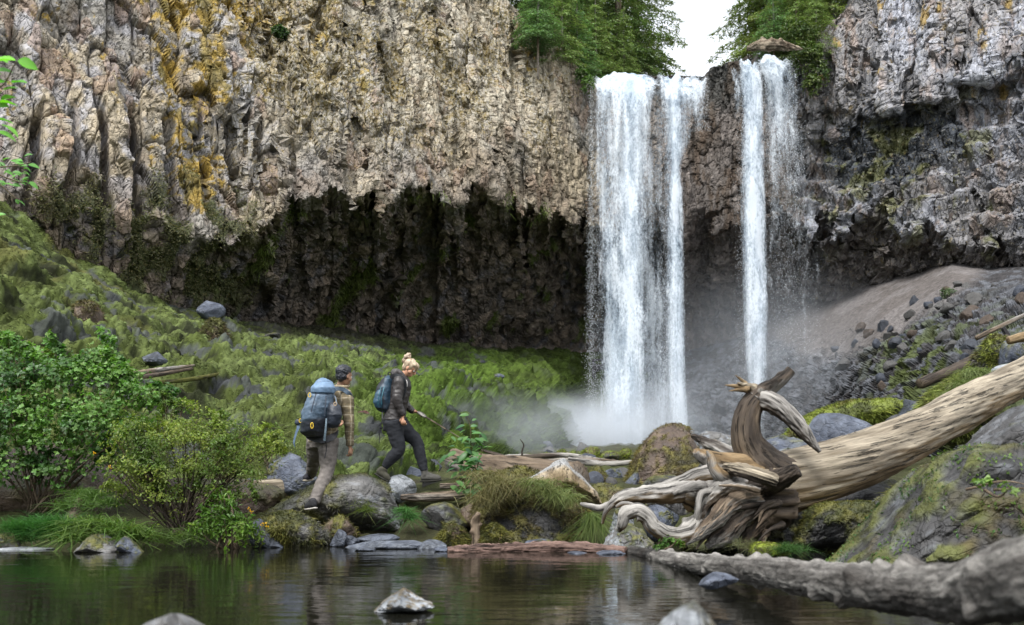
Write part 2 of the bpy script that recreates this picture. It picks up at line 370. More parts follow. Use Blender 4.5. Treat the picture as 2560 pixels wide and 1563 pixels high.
# ------------------------------------------------------------------ slopes
TOPM = [(-600, 250), (-200, 370), (0, 505), (100, 590), (200, 660), (330, 745), (480, 795), (700, 835), (900, 850), (1050, 885), (1250, 897), (1475, 900), (1640, 900)]
def build_moss():
    nc, nr = 620, 330
    px = np.linspace(-420, 1640, nc)[None, :] + np.zeros((nr, 1))
    v = np.linspace(0, 1, nr)[:, None]
    top = xi(px, TOPM) - 12
    bot = xi(px, [(-420, 1300), (700, 1290), (900, 1262), (1100, 1212), (1300, 1162), (1475, 1128), (1640, 1115)])
    py = top + (bot - top) * v
    Yt = xi(px, FACE) + xi(px, CAVE) * 1.02 + .3
    Yb = 1 / xi(px, [(-420, 1 / 13.2), (700, 1 / 13.2), (900, 1 / 14.5), (1100, 1 / 19), (1300, 1 / 30), (1475, 1 / 50), (1640, 1 / 54)])
    t = (py - top) / (bot - top)
    Y = 1 / ((1 / Yt) * (1 - t) + (1 / Yb) * t)
    V = P(px, py, Y); n = gnormal(V); n[n[..., 2] < 0] *= -1
    D = (fbm(V * .18, 3, 201) - .5) * 2.2
    w = V + (np.stack([fbm(V * .8, 3, 202), fbm(V * .8, 3, 203), fbm(V * .8, 3, 204)], -1) - .5) * .9
    s = 1.0
    a1 = voro(w * .6, 211); a2 = voro(w * 1.6, 221); a3 = voro(w * 3.6, 231); a4 = voro(w * 7.5, 241)
    sm = lambda a, e: np.sqrt(np.clip(1 - a[0] ** 2, 0, 1)) * (1 - np.exp(-a[1] / e))
    D += .8 * sm(a1, .22) * (.35 + a1[2])
    D += .38 * sm(a2, .2) * (.3 + a2[2])
    D += .2 * sm(a3, .2) * (.3 + a3[2]) + .08 * sm(a4, .2)
    D *= sstep(0, .06, 1 - t) * .9 + .1
    fade = .45 + .55 * sstep(0, .25, t)
    V = V + n * ((D * .75 - .5) * fade)[..., None] + np.array([0, 0, .25])
    g = fbm(V * .45, 4, 251); g2 = fbm(V * 2.2, 4, 252)
    olive, bright, pale, dark = (.062, .080, .022), (.058, .096, .016), (.115, .145, .052), (.016, .018, .010)
    c = lerp(olive, bright, sstep(700, 1100, px + 300 * (g - .5)))
    c = lerp(c, pale, sstep(.42, .62, g2) * sstep(0, 250, 1150 - px) * .7)
    c = lerp(c, (.085, .078, .026), sstep(.55, .68, g) * (1 - sstep(300, 600, px)) * .6)
    hole = sstep(.46, .34, fbm(V * 1.3, 4, 261)) * .9
    c = lerp(c, dark, hole)
    rockm = sstep(.565, .61, fbm(V * np.array([1.2, 1.2, 1.2]), 4, 271)) * (a3[2] > .2) * sstep(0, 80, px)
    c = lerp(c, (.05, .053, .06), rockm * .8)
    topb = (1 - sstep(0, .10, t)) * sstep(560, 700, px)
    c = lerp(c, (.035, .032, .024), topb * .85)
    mist_green = sstep(1150, 1350, px)
    c = lerp(c, (.055, .080, .018), mist_green * .7)
    c = c * (.62 + .5 * a3[2] + .35 * a2[2])[..., None] * .92
    c = mottle(c, V, 7, .35, 281)
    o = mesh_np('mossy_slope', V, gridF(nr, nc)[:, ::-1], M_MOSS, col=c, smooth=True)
    tag(o, kind='structure')
    return V, n, c, px, py, rockm + hole
MS_V, MS_N, MS_C, MS_PX, MS_PY, MS_BARE = build_moss()

TOPR = [(1500, 905), (1700, 890), (1850, 850), (1950, 800), (2100, 740), (2250, 690), (2380, 650), (2470, 668), (2560, 665), (2700, 600), (3200, 420)]
def build_talus():
    nc, nr = 560, 300
    px = np.linspace(1480, 3000, nc)[None, :] + np.zeros((nr, 1))
    v = np.linspace(0, 1, nr)[:, None]
    top = xi(px, TOPR) - 8
    bot = xi(px, [(1480, 1115), (1950, 1115), (2100, 1125), (2400, 1150), (3000, 1160)])
    py = top + (bot - top) * v
    Yt = xi(px, FACE) + xi(px, CAVE) * .88
    Yb = xi(px, [(1480, 54), (1900, 52), (2050, 44), (2200, 33), (2400, 22), (2560, 17), (3000, 12)])
    t = (py - top) / (bot - top)
    Y = 1 / ((1 / Yt) * (1 - t) + (1 / Yb) * t)
    V = P(px, py, Y); n = gnormal(V); n[n[..., 2] < 0] *= -1
    # boundary between the dusty tan scree and the dark rubble
    rub = sstep(-20, 30, py - xi(px, [(1500, 600), (1800, 650), (1900, 800), (2000, 890), (2130, 880), (2280, 790), (2420, 700), (2480, 660), (3000, 560)]) + 30 * (fbm(V * .5, 3, 301) - .5))
    a1 = voro(V * 1.1, 311); a2 = voro(V * 2.3, 321); a3 = voro(V * 5, 331)
    D = (fbm(V * .25, 3, 302) - .5) * 1.0
    rr = rub * .85 + .15
    D += rr * ((a1[2] - .5) * .3 + (a1[4] * a1[3]).sum(-1) * .22 + (a2[2] - .5) * .14 + (a2[4] * a2[3]).sum(-1) * .16 + (a3[2] - .5) * .05 + (a3[4] * a3[3]).sum(-1) * .07)
    V = V + n * (D * sstep(0, .3, t))[..., None]
    g = fbm(V * .6, 4, 341)
    tan, dk, blue = (.125, .112, .106), (.05, .048, .05), (.095, .10, .112)
    c = lerp(tan, (.165, .152, .148), sstep(.45, .6, g))
    d = lerp(dk, blue, sstep(.4, .7, a2[2]))
    d = d * (.65 + .7 * a3[2])[..., None]
    c = lerp(c, d, rub)
    ms = sstep(.50, .60, fbm(V * .7, 4, 351)) * rub * sstep(1050, 1230, py + .35 * (px - 2000)) * .9
    moss_r = sstep(2130, 2250, px + .2 * (py - 900)) * sstep(.50, .56, fbm(V * 1.1, 3, 352)) * rub * sstep(700, 900, py)
    ms = np.clip(np.maximum(ms * (px > 1900), moss_r), 0, 1)
    c = lerp(c, (.07, .09, .02), ms * .85)
    c = mottle(c, V, 8, .25, 361)
    o = mesh_np('talus_slope', V, gridF(nr, nc)[:, ::-1], M_GROUND, col=c)
    tag(o, kind='structure')
    return V, n, px, py, ms
TA_V, TA_N, TA_PX, TA_PY, TA_M = build_talus()

# shore ground under the boulders, pool bed, and unseen valley sides added to block low light
def build_ground():
    nx, ny = 300, 150
    X = np.linspace(-30, 30, nx)[None, :] + np.zeros((ny, 1)); Yv = np.linspace(10.2, 40, ny) ** 1.0
    Yv = 10.2 + (np.linspace(0, 1, ny) ** 1.8) * 46
    Y = Yv[:, None] + np.zeros((1, nx))
    Z = -.35 + .9 * sstep(10.5, 13.5, Y) + (Y - 13) * .047 * (Y > 13)
    V = np.stack([X, Y, Z], -1)
    Z = Z + (fbm(V * .9, 4, 401) - .5) * .5 + (fbm(V * 4, 3, 402) - .5) * .25
    V[..., 2] = Z
    c = lerp((.035, .028, .02), (.06, .075, .02), fbm(V * 1.5, 3, 403)); c = mottle(c, V, 8, .3, 404)
    tag(mesh_np('shore_ground', V, gridF(ny, nx)[:, ::-1], M_GROUND, col=c, smooth=True), kind='structure')
    # pool bed
    X = np.linspace(-40, 40, 60)[None, :] + np.zeros((40, 1)); Y = np.linspace(-25, 12, 40)[:, None] + np.zeros((1, 60))
    V = np.stack([X, Y, -.6 + 0 * X], -1)
    tag(mesh_np('pool_bed', V, gridF(40, 60)[:, ::-1], M_GROUND, col=np.full((2400, 3), (.05, .04, .03)), smooth=True), kind='structure')
    # unseen valley sides behind the camera, added to block low sky light
    th = np.linspace(math.radians(175), math.radians(365), 70)[None, :] + np.zeros((14, 1)); r = np.array([0, .06, .2, .35, .5, .65, .8, 1, 1.2, 1.5, 2, 3, 4, 5])[:, None] * 22 + 26 + th * 0
    Z = -.8 + (r - 26) * .62; Z = np.minimum(Z, 17 + 0 * Z)
    V = np.stack([np.cos(th) * r, np.sin(th) * r, Z], -1)
    V[..., 2] += (fbm(V * .1, 3, 405) - .5) * 7 * sstep(26, 40, r)
    tag(mesh_np('valley_light_blocker', V, gridF(14, 70), M_GROUND, col=lerp((.03, .045, .015), (.05, .06, .025), fbm(V * .3, 3, 406)), smooth=True), kind='structure')
build_ground()

def build_water():
    m, nt, b = new_mat('pool_water'); L = nt.links.new
    b.inputs['Base Color'].default_value = (.006, .006, .004, 1); b.inputs['Roughness'].default_value = .035; b.inputs['IOR'].default_value = 1.33
    b.inputs['Specular IOR Level'].default_value = .5
    tc = nd(nt, 'ShaderNodeTexCoord')
    def wave(scale, st, dist):
        mp = nd(nt, 'ShaderNodeMapping'); mp.inputs['Scale'].default_value = st; L(tc.outputs['Object'], mp.inputs[0])
        n = nd(nt, 'ShaderNodeTexNoise'); n.inputs['Scale'].default_value = scale; n.inputs['Detail'].default_value = 3; n.inputs['Distortion'].default_value = .4
        L(mp.outputs[0], n.inputs['Vector']); bp = nd(nt, 'ShaderNodeBump'); bp.inputs['Strength'].default_value = 1; bp.inputs['Distance'].default_value = dist
        L(n.outputs[0], bp.inputs['Height']); return bp
    b1 = wave(1.6, (.6, 1.6, 1), .006); b2 = wave(6.5, (.55, 1.5, 1), .0025); L(b1.outputs[0], b2.inputs['Normal'])
    L(b2.outputs[0], b.inputs['Normal'])
    V = np.array([[-60, -40, -.05], [60, -40, -.05], [60, 13.5, -.05], [-60, 13.5, -.05]], float)
    tag(mesh_np('pool_water', V, [[0, 1, 2, 3]], m), kind='structure')
build_water()
# ------------------------------------------------------------------ shape builders
def ico(sub):
    bm = bmesh.new(); bmesh.ops.create_icosphere(bm, subdivisions=sub, radius=1)
    V = np.array([v.co[:] for v in bm.verts]); F = np.array([[v.index for v in f.verts] for f in bm.faces]); bm.free()
    return V, F
ICO = {k: ico(k) for k in (1, 2, 3, 4, 5, 6)}

def rot_xyz(ax, ay, az):
    c, s = math.cos, math.sin
    Rx = np.array([[1, 0, 0], [0, c(ax), -s(ax)], [0, s(ax), c(ax)]]); Ry = np.array([[c(ay), 0, s(ay)], [0, 1, 0], [-s(ay), 0, c(ay)]])
    Rz = np.array([[c(az), -s(az), 0], [s(az), c(az), 0], [0, 0, 1]]); return Rz @ Ry @ Rx

def rock_shape(seed, sub=4, planes=14, soft=14.0, rough=.05, lo=.62):
    r = np.random.default_rng(seed); d, F = ICO[sub]
    n = r.normal(size=(planes, 3)); n /= np.linalg.norm(n, axis=1, keepdims=True); off = r.uniform(lo, 1.0, planes)
    dp = np.clip(d @ n.T, .02, None); q = off / dp
    rad = -np.log(np.exp(-soft * np.clip(q, 0, 3)).sum(1) + math.exp(-soft * 1.15)) / soft
    V = d * np.clip(rad, .3, 1.3)[:, None]
    sv = V + seed * 3.7
    V = V * (1 + rough * 2 * (fbm(sv * 2.2, 4, seed) - .5) + rough * .5 * (fbm(sv * 8, 3, seed + 5) - .5))[:, None]
    f = voro(sv * 3.2, seed + 9); V = V * (1 + rough * .7 * (f[2] - .5) * (1 - np.exp(-f[1] / .1)))[:, None]
    return V, F

ROCKS = {'grey': ((.085, .083, .08), (.15, .147, .143)), 'blue': ((.05, .06, .085), (.10, .115, .15)), 'dark': ((.025, .025, .026), (.055, .054, .055)),
         'brown': ((.07, .05, .038), (.13, .095, .07)), 'pale': ((.17, .185, .20), (.30, .32, .345)), 'red': ((.075, .03, .022), (.10, .05, .04)), 'slate': ((.03, .035, .046), (.08, .092, .118))}
MOSS_A, MOSS_B = np.array((.040, .045, .009)), np.array((.10, .098, .016))

def tri_sample(V, F, n, rng, w=None):
    F = F[:, :3]; a, b, c = V[F[:, 0]], V[F[:, 1]], V[F[:, 2]]
    cr = np.cross(b - a, c - a); ar = np.linalg.norm(cr, axis=1)
    nn = cr / (ar[:, None] + 1e-12); p = ar.copy()
    if w is not None: p *= w(np.stack([(a + b + c) / 3], 0)[0], nn)
    p = p / p.sum(); k = rng.choice(len(F), n, p=p)
    u, v = rng.random(n), rng.random(n); m = u + v > 1; u[m], v[m] = 1 - u[m], 1 - v[m]
    return a[k] + (b - a)[k] * u[:, None] + (c - a)[k] * v[:, None], nn[k], k

def blades(P0, D, L, W, seed=1, droop=.5, segs=2, colr=None, jit=.25):
    """curved grass blades: bases P0, directions D, lengths L, widths W -> V, F, colour"""
    r = np.random.default_rng(seed); n = len(P0)
    D = D / (np.linalg.norm(D, axis=1, keepdims=True) + 1e-9)
    L = np.broadcast_to(L, (n,)); W = np.broadcast_to(W, (n,))
    side = np.cross(D, r.normal(size=(n, 3))); side /= np.linalg.norm(side, axis=1, keepdims=True) + 1e-9
    out = np.stack([D[:, 0], D[:, 1], np.zeros(n)], 1) + r.normal(size=(n, 3)) * .35; out[:, 2] = 0
    rows = []
    for k in range(segs + 1):
        t = k / segs
        c = P0 + D * (L * t)[:, None] + out * (L * droop * t * t * .6)[:, None] - np.array([0, 0, 1.]) * (L * droop * t * t * .75)[:, None]
        w = W * (1 - t ** 1.5) * .5 + W * .02
        rows.append(np.stack([c - side * w[:, None], c + side * w[:, None]], 1))
    V = np.stack(rows, 1).reshape(n, -1, 3)      # n, (segs+1)*2
    m = (segs + 1) * 2; base = (np.arange(n) * m)[:, None]
    F = np.concatenate([base + np.array([2 * k, 2 * k + 1, 2 * k + 3, 2 * k + 2]) for k in range(segs)], 0)
    c = np.asarray(colr, float); c = np.broadcast_to(c, (n, 3)) * (1 + jit * 2 * (r.random((n, 1)) - .5)) * (1 + .15 * (r.random((n, 3)) - .5))
    C = np.repeat(c[:, None], m, 1)
    return V.reshape(-1, 3), F, C.reshape(-1, 3)

def cat(parts):
    V, F, C, o = [], [], [], 0
    for v, f, c in parts:
        V.append(v); F.append(np.asarray(f) + o); C.append(c); o += len(v)
    return np.concatenate(V), np.concatenate(F), np.concatenate(C)

def rock(name, label, box, Y, kind='grey', moss=0.0, seed=1, sub=4, depth=1.0, planes=14, soft=14, rough=.05, profile=None, tilt=0, group=None, fuzz=0, lo=.62, mf=1.0, sink=.12, catg='rock', mat=None, mossc=None, lich=0, turn=None, fuzzlen=.05):
    """box = photo pixels (x0, y0, x1, y1) the stone fills at Y metres"""
    x0, y0, x1, y1 = box
    V, F = rock_shape(seed, sub, planes, soft, rough, lo)
    r = np.random.default_rng(seed + 1)
    V = V @ rot_xyz(0, 0, r.uniform(0, 6.28) if turn is None else turn).T
    if tilt: V = V @ rot_xyz(0, math.radians(tilt), 0).T
    mn, mx = V.min(0), V.max(0); V = (V - mn) / (mx - mn)
    if profile is not None:
        pr = np.array(profile, float); V[:, 2] *= np.interp(V[:, 0], pr[:, 0], pr[:, 1])
    W = (x1 - x0) / F_PX * Y; H = (y1 - y0) / F_PX * Y
    V = (V - np.array([.5, .5, 0])) * np.array([W, W * depth, H * (1 + sink)]) - np.array([0, 0, H * sink])
    N = vnormals(V, F)
    s = max(W, H)
    g = fbm(V / s * 5 + seed, 4, seed + 20); g2 = fbm(V / s * 18 + seed, 3, seed + 21)
    a, b = ROCKS[kind]; C = lerp(a, b, sstep(.35, .65, g)) * (.7 + .6 * g2)[:, None]
    if lich: C = lerp(C, (.22, .24, .27), sstep(.5, .6, g2) * lich * (N[:, 2] > .1))
    mm = np.zeros(len(V))
    if moss:
        mm = sstep(.62 - moss * .35, .72 - moss * .3, fbm(V / s * 3.1 * mf + seed * 2, 4, seed + 22) * .6 + g2 * .4 + .08 * N[:, 2])
        mc = lerp(MOSS_A, MOSS_B, sstep(.4, .6, fbm(V / s * 9 + seed, 3, seed + 23))) if mossc is None else lerp(lerp(np.array(mossc) * .45, np.array(mossc) * 1.5, sstep(.38, .62, g2)), (.06, .042, .016), sstep(.52, .64, fbm(V / s * 7 + seed, 4, seed + 24)) * .7)
        C = lerp(C, mc, mm * .92)
        V = V + N * (mm * (.012 + .02 * g2) * min(s, 1.5))[:, None]
    C = np.clip(C, 0, 1)
    loc = P((x0 + x1) / 2, y1, Y)
    o = mesh_np(name, V, F, mat or M_ROCK, col=C, smooth=False)
    o.location = tuple(loc)
    if label: tag(o, label, catg, group)
    if fuzz and moss:
        fc = mm[F].mean(1)
        p, nn, k = tri_sample(V, F, fuzz, r, None)
        keep = (fc[k] > .3) & (p[:, 2] > -H * .05); p, nn, k = p[keep], nn[keep], k[keep]
        cc = C[F[k, 0]] * 1.25
        bV, bF, bC = blades(p, nn + np.array([0, 0, .5]) + r.normal(size=p.shape) * .45, fuzzlen * r.uniform(.4, 1.3, len(p)), fuzzlen * .16, seed, .7, 2, cc)
        q = mesh_np('moss_tuft', bV + np.array(o.location), bF, M_BLADE, parent=o, col=bC); tag(q, kind='stuff')
    return o

# ---- tubes for logs, roots and limbs
def resample(pts, n):
    p = np.array(pts, float); m = len(p)
    q = np.concatenate([[2 * p[0] - p[1]], p, [2 * p[-1] - p[-2]]])
    u = np.linspace(0, m - 1 - 1e-6, n); i = u.astype(int); t = (u - i)[:, None]
    a, b, c, d = q[i], q[i + 1], q[i + 2], q[i + 3]
    return .5 * (2 * b + (c - a) * t + (2 * a - 5 * b + 4 * c - d) * t ** 2 + (3 * b - a - 3 * c + d) * t ** 3)

def tube(path, radii, n=40, ring=20, seed=1, rough=.12, bark=0, knot=.1, groove=.1, flat=1.0, seam=0, twist=0.0, wob=0.0, ends=(.25, .25)):
    """path of (x,y,z), radii along it -> V, F, grain coordinates; grooves run with the grain"""
    rp = resample([list(p) + [r] for p, r in zip(path, radii)], n)
    c, r = rp[:, :3], np.clip(rp[:, 3], .001, None)
    s = np.concatenate([[0], np.cumsum(np.linalg.norm(np.diff(c, axis=0), axis=1))])
    if wob: c = c + (np.stack([fbm(np.stack([s * 3, s * 0 + k, s * 0 + seed], -1), 3, seed + k) for k in range(3)], -1) - .5) * 2 * wob * r[:, None]
    t = np.gradient(c, axis=0); t /= np.linalg.norm(t, axis=1, keepdims=True) + 1e-9
    a = np.cross(t[0], (0, 0, 1) if abs(t[0][2]) < .9 else (1, 0, 0)); a /= np.linalg.norm(a); A = []
    for k in range(n):
        a = a - t[k] * (a @ t[k]); a /= np.linalg.norm(a) + 1e-9; A.append(a)
    A = np.array(A); B = np.cross(t, A)
    th = np.linspace(0, 2 * np.pi, ring, endpoint=False)[None, :] + (s * twist)[:, None]
    ct, st = np.cos(th), np.sin(th) * flat
    gr = np.stack([np.cos(th - (s * twist)[:, None]) * r[:, None], np.sin(th - (s * twist)[:, None]) * r[:, None], s[:, None] + 0 * th], -1)
    rm = r.mean(); q = gr / rm
    h = 1 + rough * 2 * (fbm(q * np.array([.7, .7, .5]) + seed, 4, seed) - .5)
    if groove: h = h + groove * 2 * (fbm(q * np.array([7.5, 7.5, .4]) + seed, 3, seed + 3) - .5)
    h = h + (fbm(q * np.array([15, 15, .6]) + seed, 2, seed + 5) - .5) * .05
    if bark:
        f = voro(q * np.array([2.6, 2.6, 1.1]) + seed, seed + 17); h = h + bark * ((f[2] - .5) + (f[4] * f[3]).sum(-1) * .5) * (1 - np.exp(-f[1] / .1)) + bark * .5 * (fbm(q * np.array([9, 9, 5]), 3, seed + 18) - .5)
    if knot:
        f = voro(q * np.array([.8, .8, .45]) + seed, seed + 7); h = h + knot * np.exp(-(f[0] / .28) ** 2) * (f[2] > .45) * 1.6
    R = r[:, None] * h
    V = c[:, None] + A[:, None] * (R * ct)[..., None] + B[:, None] * (R * st)[..., None]
    # ragged ends
    e0 = V[0].mean(0) + (V[0] - V[0].mean(0)) * .45 - t[0] * r[0] * ends[0] * .3; e1 = V[-1].mean(0) + (V[-1] - V[-1].mean(0)) * .45 + t[-1] * r[-1] * ends[1] * .3
    z0 = np.repeat(e0.mean(0, keepdims=True), ring, 0); z1 = np.repeat(e1.mean(0, keepdims=True), ring, 0)
    V = np.concatenate([z0[None], e0[None], V, e1[None], z1[None]]); G = np.concatenate([gr[:1] * .05, gr[:1] * .5, gr, gr[-1:] * .5, gr[-1:] * .05])
    dn = np.concatenate([[0, 0], np.zeros(n), [0, 0]])
    F = gridF(n + 4, ring, wrap=True)[:, ::-1]
    hh = np.concatenate([h[:1], h[:1], h, h[-1:], h[-1:]])
    return V.reshape(-1, 3), F, G.reshape(-1, 3), hh.reshape(-1)

WOODS = {'silver': ((.15, .14, .13), (.33, .315, .29)), 'golden': ((.13, .085, .042), (.27, .195, .11)), 'tan': ((.14, .115, .082), (.33, .285, .215)), 'dark': ((.028, .022, .018), (.085, .066, .05)),
         'brown': ((.09, .065, .045), (.20, .155, .11)), 'reddish': ((.07, .042, .034), (.22, .145, .12)), 'mossy': ((.05, .055, .012), (.10, .11, .022)), 'bark': ((.045, .04, .036), (.21, .20, .185))}
M_WOOD = surf_mat('weathered_wood', rough=.72, spec=.25, var=.4, vscale=70, vstretch=(1, 1, .05), bscale=110, bstretch=(1, 1, .04), bump=.9, dist=.010, coord='grain')
def add_cracks(m, lo=.575, hi=.61, sc=24, dark=.3):
    nt = m.node_tree; L = nt.links.new; b = nt.nodes['Principled BSDF']
    at = nd(nt, 'ShaderNodeAttribute', attribute_name='grain'); mp = nd(nt, 'ShaderNodeMapping'); mp.inputs['Scale'].default_value = (1, 1, .055); L(at.outputs['Vector'], mp.inputs[0])
    n = nd(nt, 'ShaderNodeTexNoise'); n.inputs['Scale'].default_value = sc; n.inputs['Detail'].default_value = 5; n.inputs['Roughness'].default_value = .7; L(mp.outputs[0], n.inputs['Vector'])
    mr = nd(nt, 'ShaderNodeMapRange'); mr.inputs[1].default_value = lo; mr.inputs[2].default_value = hi; mr.inputs[3].default_value = 1; mr.inputs[4].default_value = dark; L(n.outputs[0], mr.inputs[0])
    old = b.inputs['Base Color'].links[0].from_socket; v = nd(nt, 'ShaderNodeVectorMath', operation='SCALE'); L(old, v.inputs[0]); L(mr.outputs[0], v.inputs['Scale']); L(v.outputs[0], b.inputs['Base Color'])
    ob = b.inputs['Normal'].links[0].from_node; bp = nd(nt, 'ShaderNodeBump'); bp.inputs['Strength'].default_value = 1; bp.inputs['Distance'].default_value = .015; L(mr.outputs[0], bp.inputs['Height']); L(ob.outputs[0], bp.inputs['Normal']); L(bp.outputs[0], b.inputs['Normal'])
add_cracks(M_WOOD)
M_BARK = surf_mat('rough_bark', rough=.85, spec=.2, var=.5, vscale=16, vstretch=(1, 1, .5), bscale=22, bstretch=(1, 1, .4), bump=1.0, dist=.05, coord='grain')

def wood_col(V, G, H, kind, seed, kind2=None, N=None):
    a, b = WOODS[kind]; g = fbm(G * np.array([14, 14, 1.2]) + seed, 4, seed + 30); g = g * .5 + .5 * fbm(G * np.array([42, 42, 1.6]) + seed, 3, seed + 33); C = lerp(a, b, sstep(.3, .7, g))
    if kind2:
        a2, b2 = WOODS[kind2]; C2 = lerp(a2, b2, sstep(.3, .7, g)); q = fbm(G * np.array([6, 6, .8]) + seed * 3, 4, seed + 31); C = lerp(C, C2, sstep(.40, .64, q) if N is None else sstep(-.15, .35, (q - .5) * 1.6 - N[:, 2] * .8))
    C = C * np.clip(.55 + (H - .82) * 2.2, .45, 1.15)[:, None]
    return C

def wood(name, path, radii, kind='silver', kind2=None, parent=None, seed=1, mat=None, n=40, ring=20, **k):
    V, F, G, H = tube(path, radii, n, ring, seed, **k)
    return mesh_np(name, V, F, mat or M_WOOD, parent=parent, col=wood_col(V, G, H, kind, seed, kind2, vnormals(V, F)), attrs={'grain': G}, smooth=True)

def log(label, pix, radii, kind='silver', kind2=None, seed=1, mat=None, group=None, catg='log', name='fallen_log', moss=0, **k):
    """pix: list of (px, py, Y)"""
    path = [P(*p) for p in pix]; V, F, G, H = tube(path, radii, k.pop('n', 48), k.pop('ring', 24), seed, **k)
    C = wood_col(V, G, H, kind, seed, kind2)
    if moss:
        N = vnormals(V, F); m = sstep(.6 - moss * .3, .7 - moss * .3, fbm(V * 5, 4, seed + 40) + .1 * N[:, 2]); C = lerp(C, lerp(MOSS_A, MOSS_B, fbm(V * 20, 2, seed)), m * .9)
    loc = path[0]
    o = mesh_np(name, V - loc, F, mat or M_WOOD, col=C, attrs={'grain': G}, smooth=True); o.location = tuple(loc)
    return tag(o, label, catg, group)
# ------------------------------------------------------------------ waterfall
def build_falls():
    m, nt, b = new_mat('falling_water'); L = nt.links.new
    dn = nd(nt, 'ShaderNodeAttribute', attribute_name='dens'); tc = nd(nt, 'ShaderNodeTexCoord')
    def noise(sc, st, det=4, dist=.0, rough=.55):
        mp = nd(nt, 'ShaderNodeMapping'); mp.inputs['Scale'].default_value = st; L(tc.outputs['Object'], mp.inputs[0])
        n = nd(nt, 'ShaderNodeTexNoise'); n.inputs['Scale'].default_value = sc; n.inputs['Detail'].default_value = det; n.inputs['Distortion'].default_value = dist; n.inputs['Roughness'].default_value = rough
        L(mp.outputs[0], n.inputs['Vector']); return n.outputs[0]
    def mth(op, a, c=None):
        n = nd(nt, 'ShaderNodeMath', operation=op)
        for i, x in enumerate((a, c)):
            if x is None: continue
            if isinstance(x, (int, float)): n.inputs[i].default_value = x
            else: L(x, n.inputs[i])
        return n.outputs[0]
    streak = noise(1.3, (1.6, 1.6, .10), 6, .2, .6)
    plume = noise(1.0, (1, 1, .45), 5, .8, .6)
    spray = noise(11, (1, 1, .5), 4, 0, .75)
    s = mth('ADD', mth('MULTIPLY', streak, .42), mth('ADD', mth('MULTIPLY', plume, .28), mth('MULTIPLY', spray, .30)))
    # alpha = smooth(dens + (s-.5)*k)
    v = mth('ADD', dn.outputs['Fac'], mth('MULTIPLY', mth('SUBTRACT', s, .5), 3.6))
    mr = nd(nt, 'ShaderNodeMapRange', interpolation_type='SMOOTHSTEP'); mr.inputs[1].default_value = .12; mr.inputs[2].default_value = .95; mr.inputs[4].default_value = .93; L(v, mr.inputs[0])
    al = mth('MULTIPLY', mr.outputs[0], 1.0)
    b.inputs['Base Color'].default_value = (.86, .90, .94, 1); b.inputs['Roughness'].default_value = .9; b.inputs['Specular IOR Level'].default_value = .3
    cr = nd(nt, 'ShaderNodeMix', data_type='RGBA'); cr.inputs[6].default_value = (.24, .34, .45, 1); cr.inputs[7].default_value = (.72, .78, .84, 1)
    m3 = nd(nt, 'ShaderNodeMapRange'); m3.inputs[1].default_value = .40; m3.inputs[2].default_value = .56; L(s, m3.inputs[0]); L(m3.outputs[0], cr.inputs[0]); L(cr.outputs[2], b.inputs['Base Color'])
    bp = nd(nt, 'ShaderNodeBump'); bp.inputs['Strength'].default_value = .5; bp.inputs['Distance'].default_value = .25; L(s, bp.inputs['Height']); L(bp.outputs[0], b.inputs['Normal'])
    tr = nd(nt, 'ShaderNodeBsdfTranslucent'); tr.inputs[0].default_value = (.85, .9, .95, 1); mx = nd(nt, 'ShaderNodeMixShader'); mx.inputs[0].default_value = .3
    L(b.outputs[0], mx.inputs[1]); L(tr.outputs[0], mx.inputs[2])
    tp = nd(nt, 'ShaderNodeBsdfTransparent'); m2 = nd(nt, 'ShaderNodeMixShader'); L(al, m2.inputs[0]); L(tp.outputs[0], m2.inputs[1]); L(mx.outputs[0], m2.inputs[2])
    L(m2.outputs[0], nt.nodes['Material Output'].inputs[0])
    mdrop, nt2, b2 = new_mat('water_drops'); b2.inputs['Base Color'].default_value = (.85, .9, .95, 1); b2.inputs['Roughness'].default_value = .4

    def stream(prof, Y0, thick, seed, dfun, nr=160, nc=40):
        """prof: (py, xleft, xright); a bulging curtain of water with a front and a back"""
        a = np.array(prof, float); y = np.linspace(a[0, 0], a[-1, 0], nr)[:, None]
        xl = np.interp(y, a[:, 0], a[:, 1]); xr = np.interp(y, a[:, 0], a[:, 2])
        parts = []
        for sgn in (-1, 1):
            u = np.linspace(0, 1, nc)[None, :] + 0 * y
            px = xl + (xr - xl) * u
            z = P(px, y, Y0)
            z[..., 2] += (fbm(np.stack([u * 9, u * 0, u * 0], -1), 3, seed + 7) - .5) * .8 * np.exp(-((y - a[0, 0]) / 40) ** 2)
            tt = (y - a[0, 0]) / 900.0
            th = thick * (.25 + 1.2 * np.clip(tt, 0, 1)) * np.sqrt(np.clip(4 * u * (1 - u), 0, 1))
            arc = -.9 * np.sqrt(np.clip(tt, 0, 1) + 1e-6) + .9 * np.exp(-tt * 25)
            q = z.copy(); q[..., 1] += sgn * th * .5 + arc + (fbm(z * np.array([.8, .8, .25]) + sgn, 3, seed) - .5) * .6
            q[..., 0] += (fbm(z * np.array([.5, .5, .12]) + 5, 3, seed + 1) - .5) * .35
            edge = np.sqrt(np.clip(4 * u * (1 - u), 0, 1))
            d = dfun(u, y, px) * (edge ** .8) - .55 * (1 - edge) ** 2
            parts.append((q.reshape(-1, 3), gridF(nr, nc)[:, ::-1] if sgn < 0 else gridF(nr, nc), d.reshape(-1)))
        return parts
    S = []
    g = lambda x, c, w: np.exp(-((x - c) / w) ** 2)
    fo = lambda y, a, b_: 1 - sstep(a, b_, y)
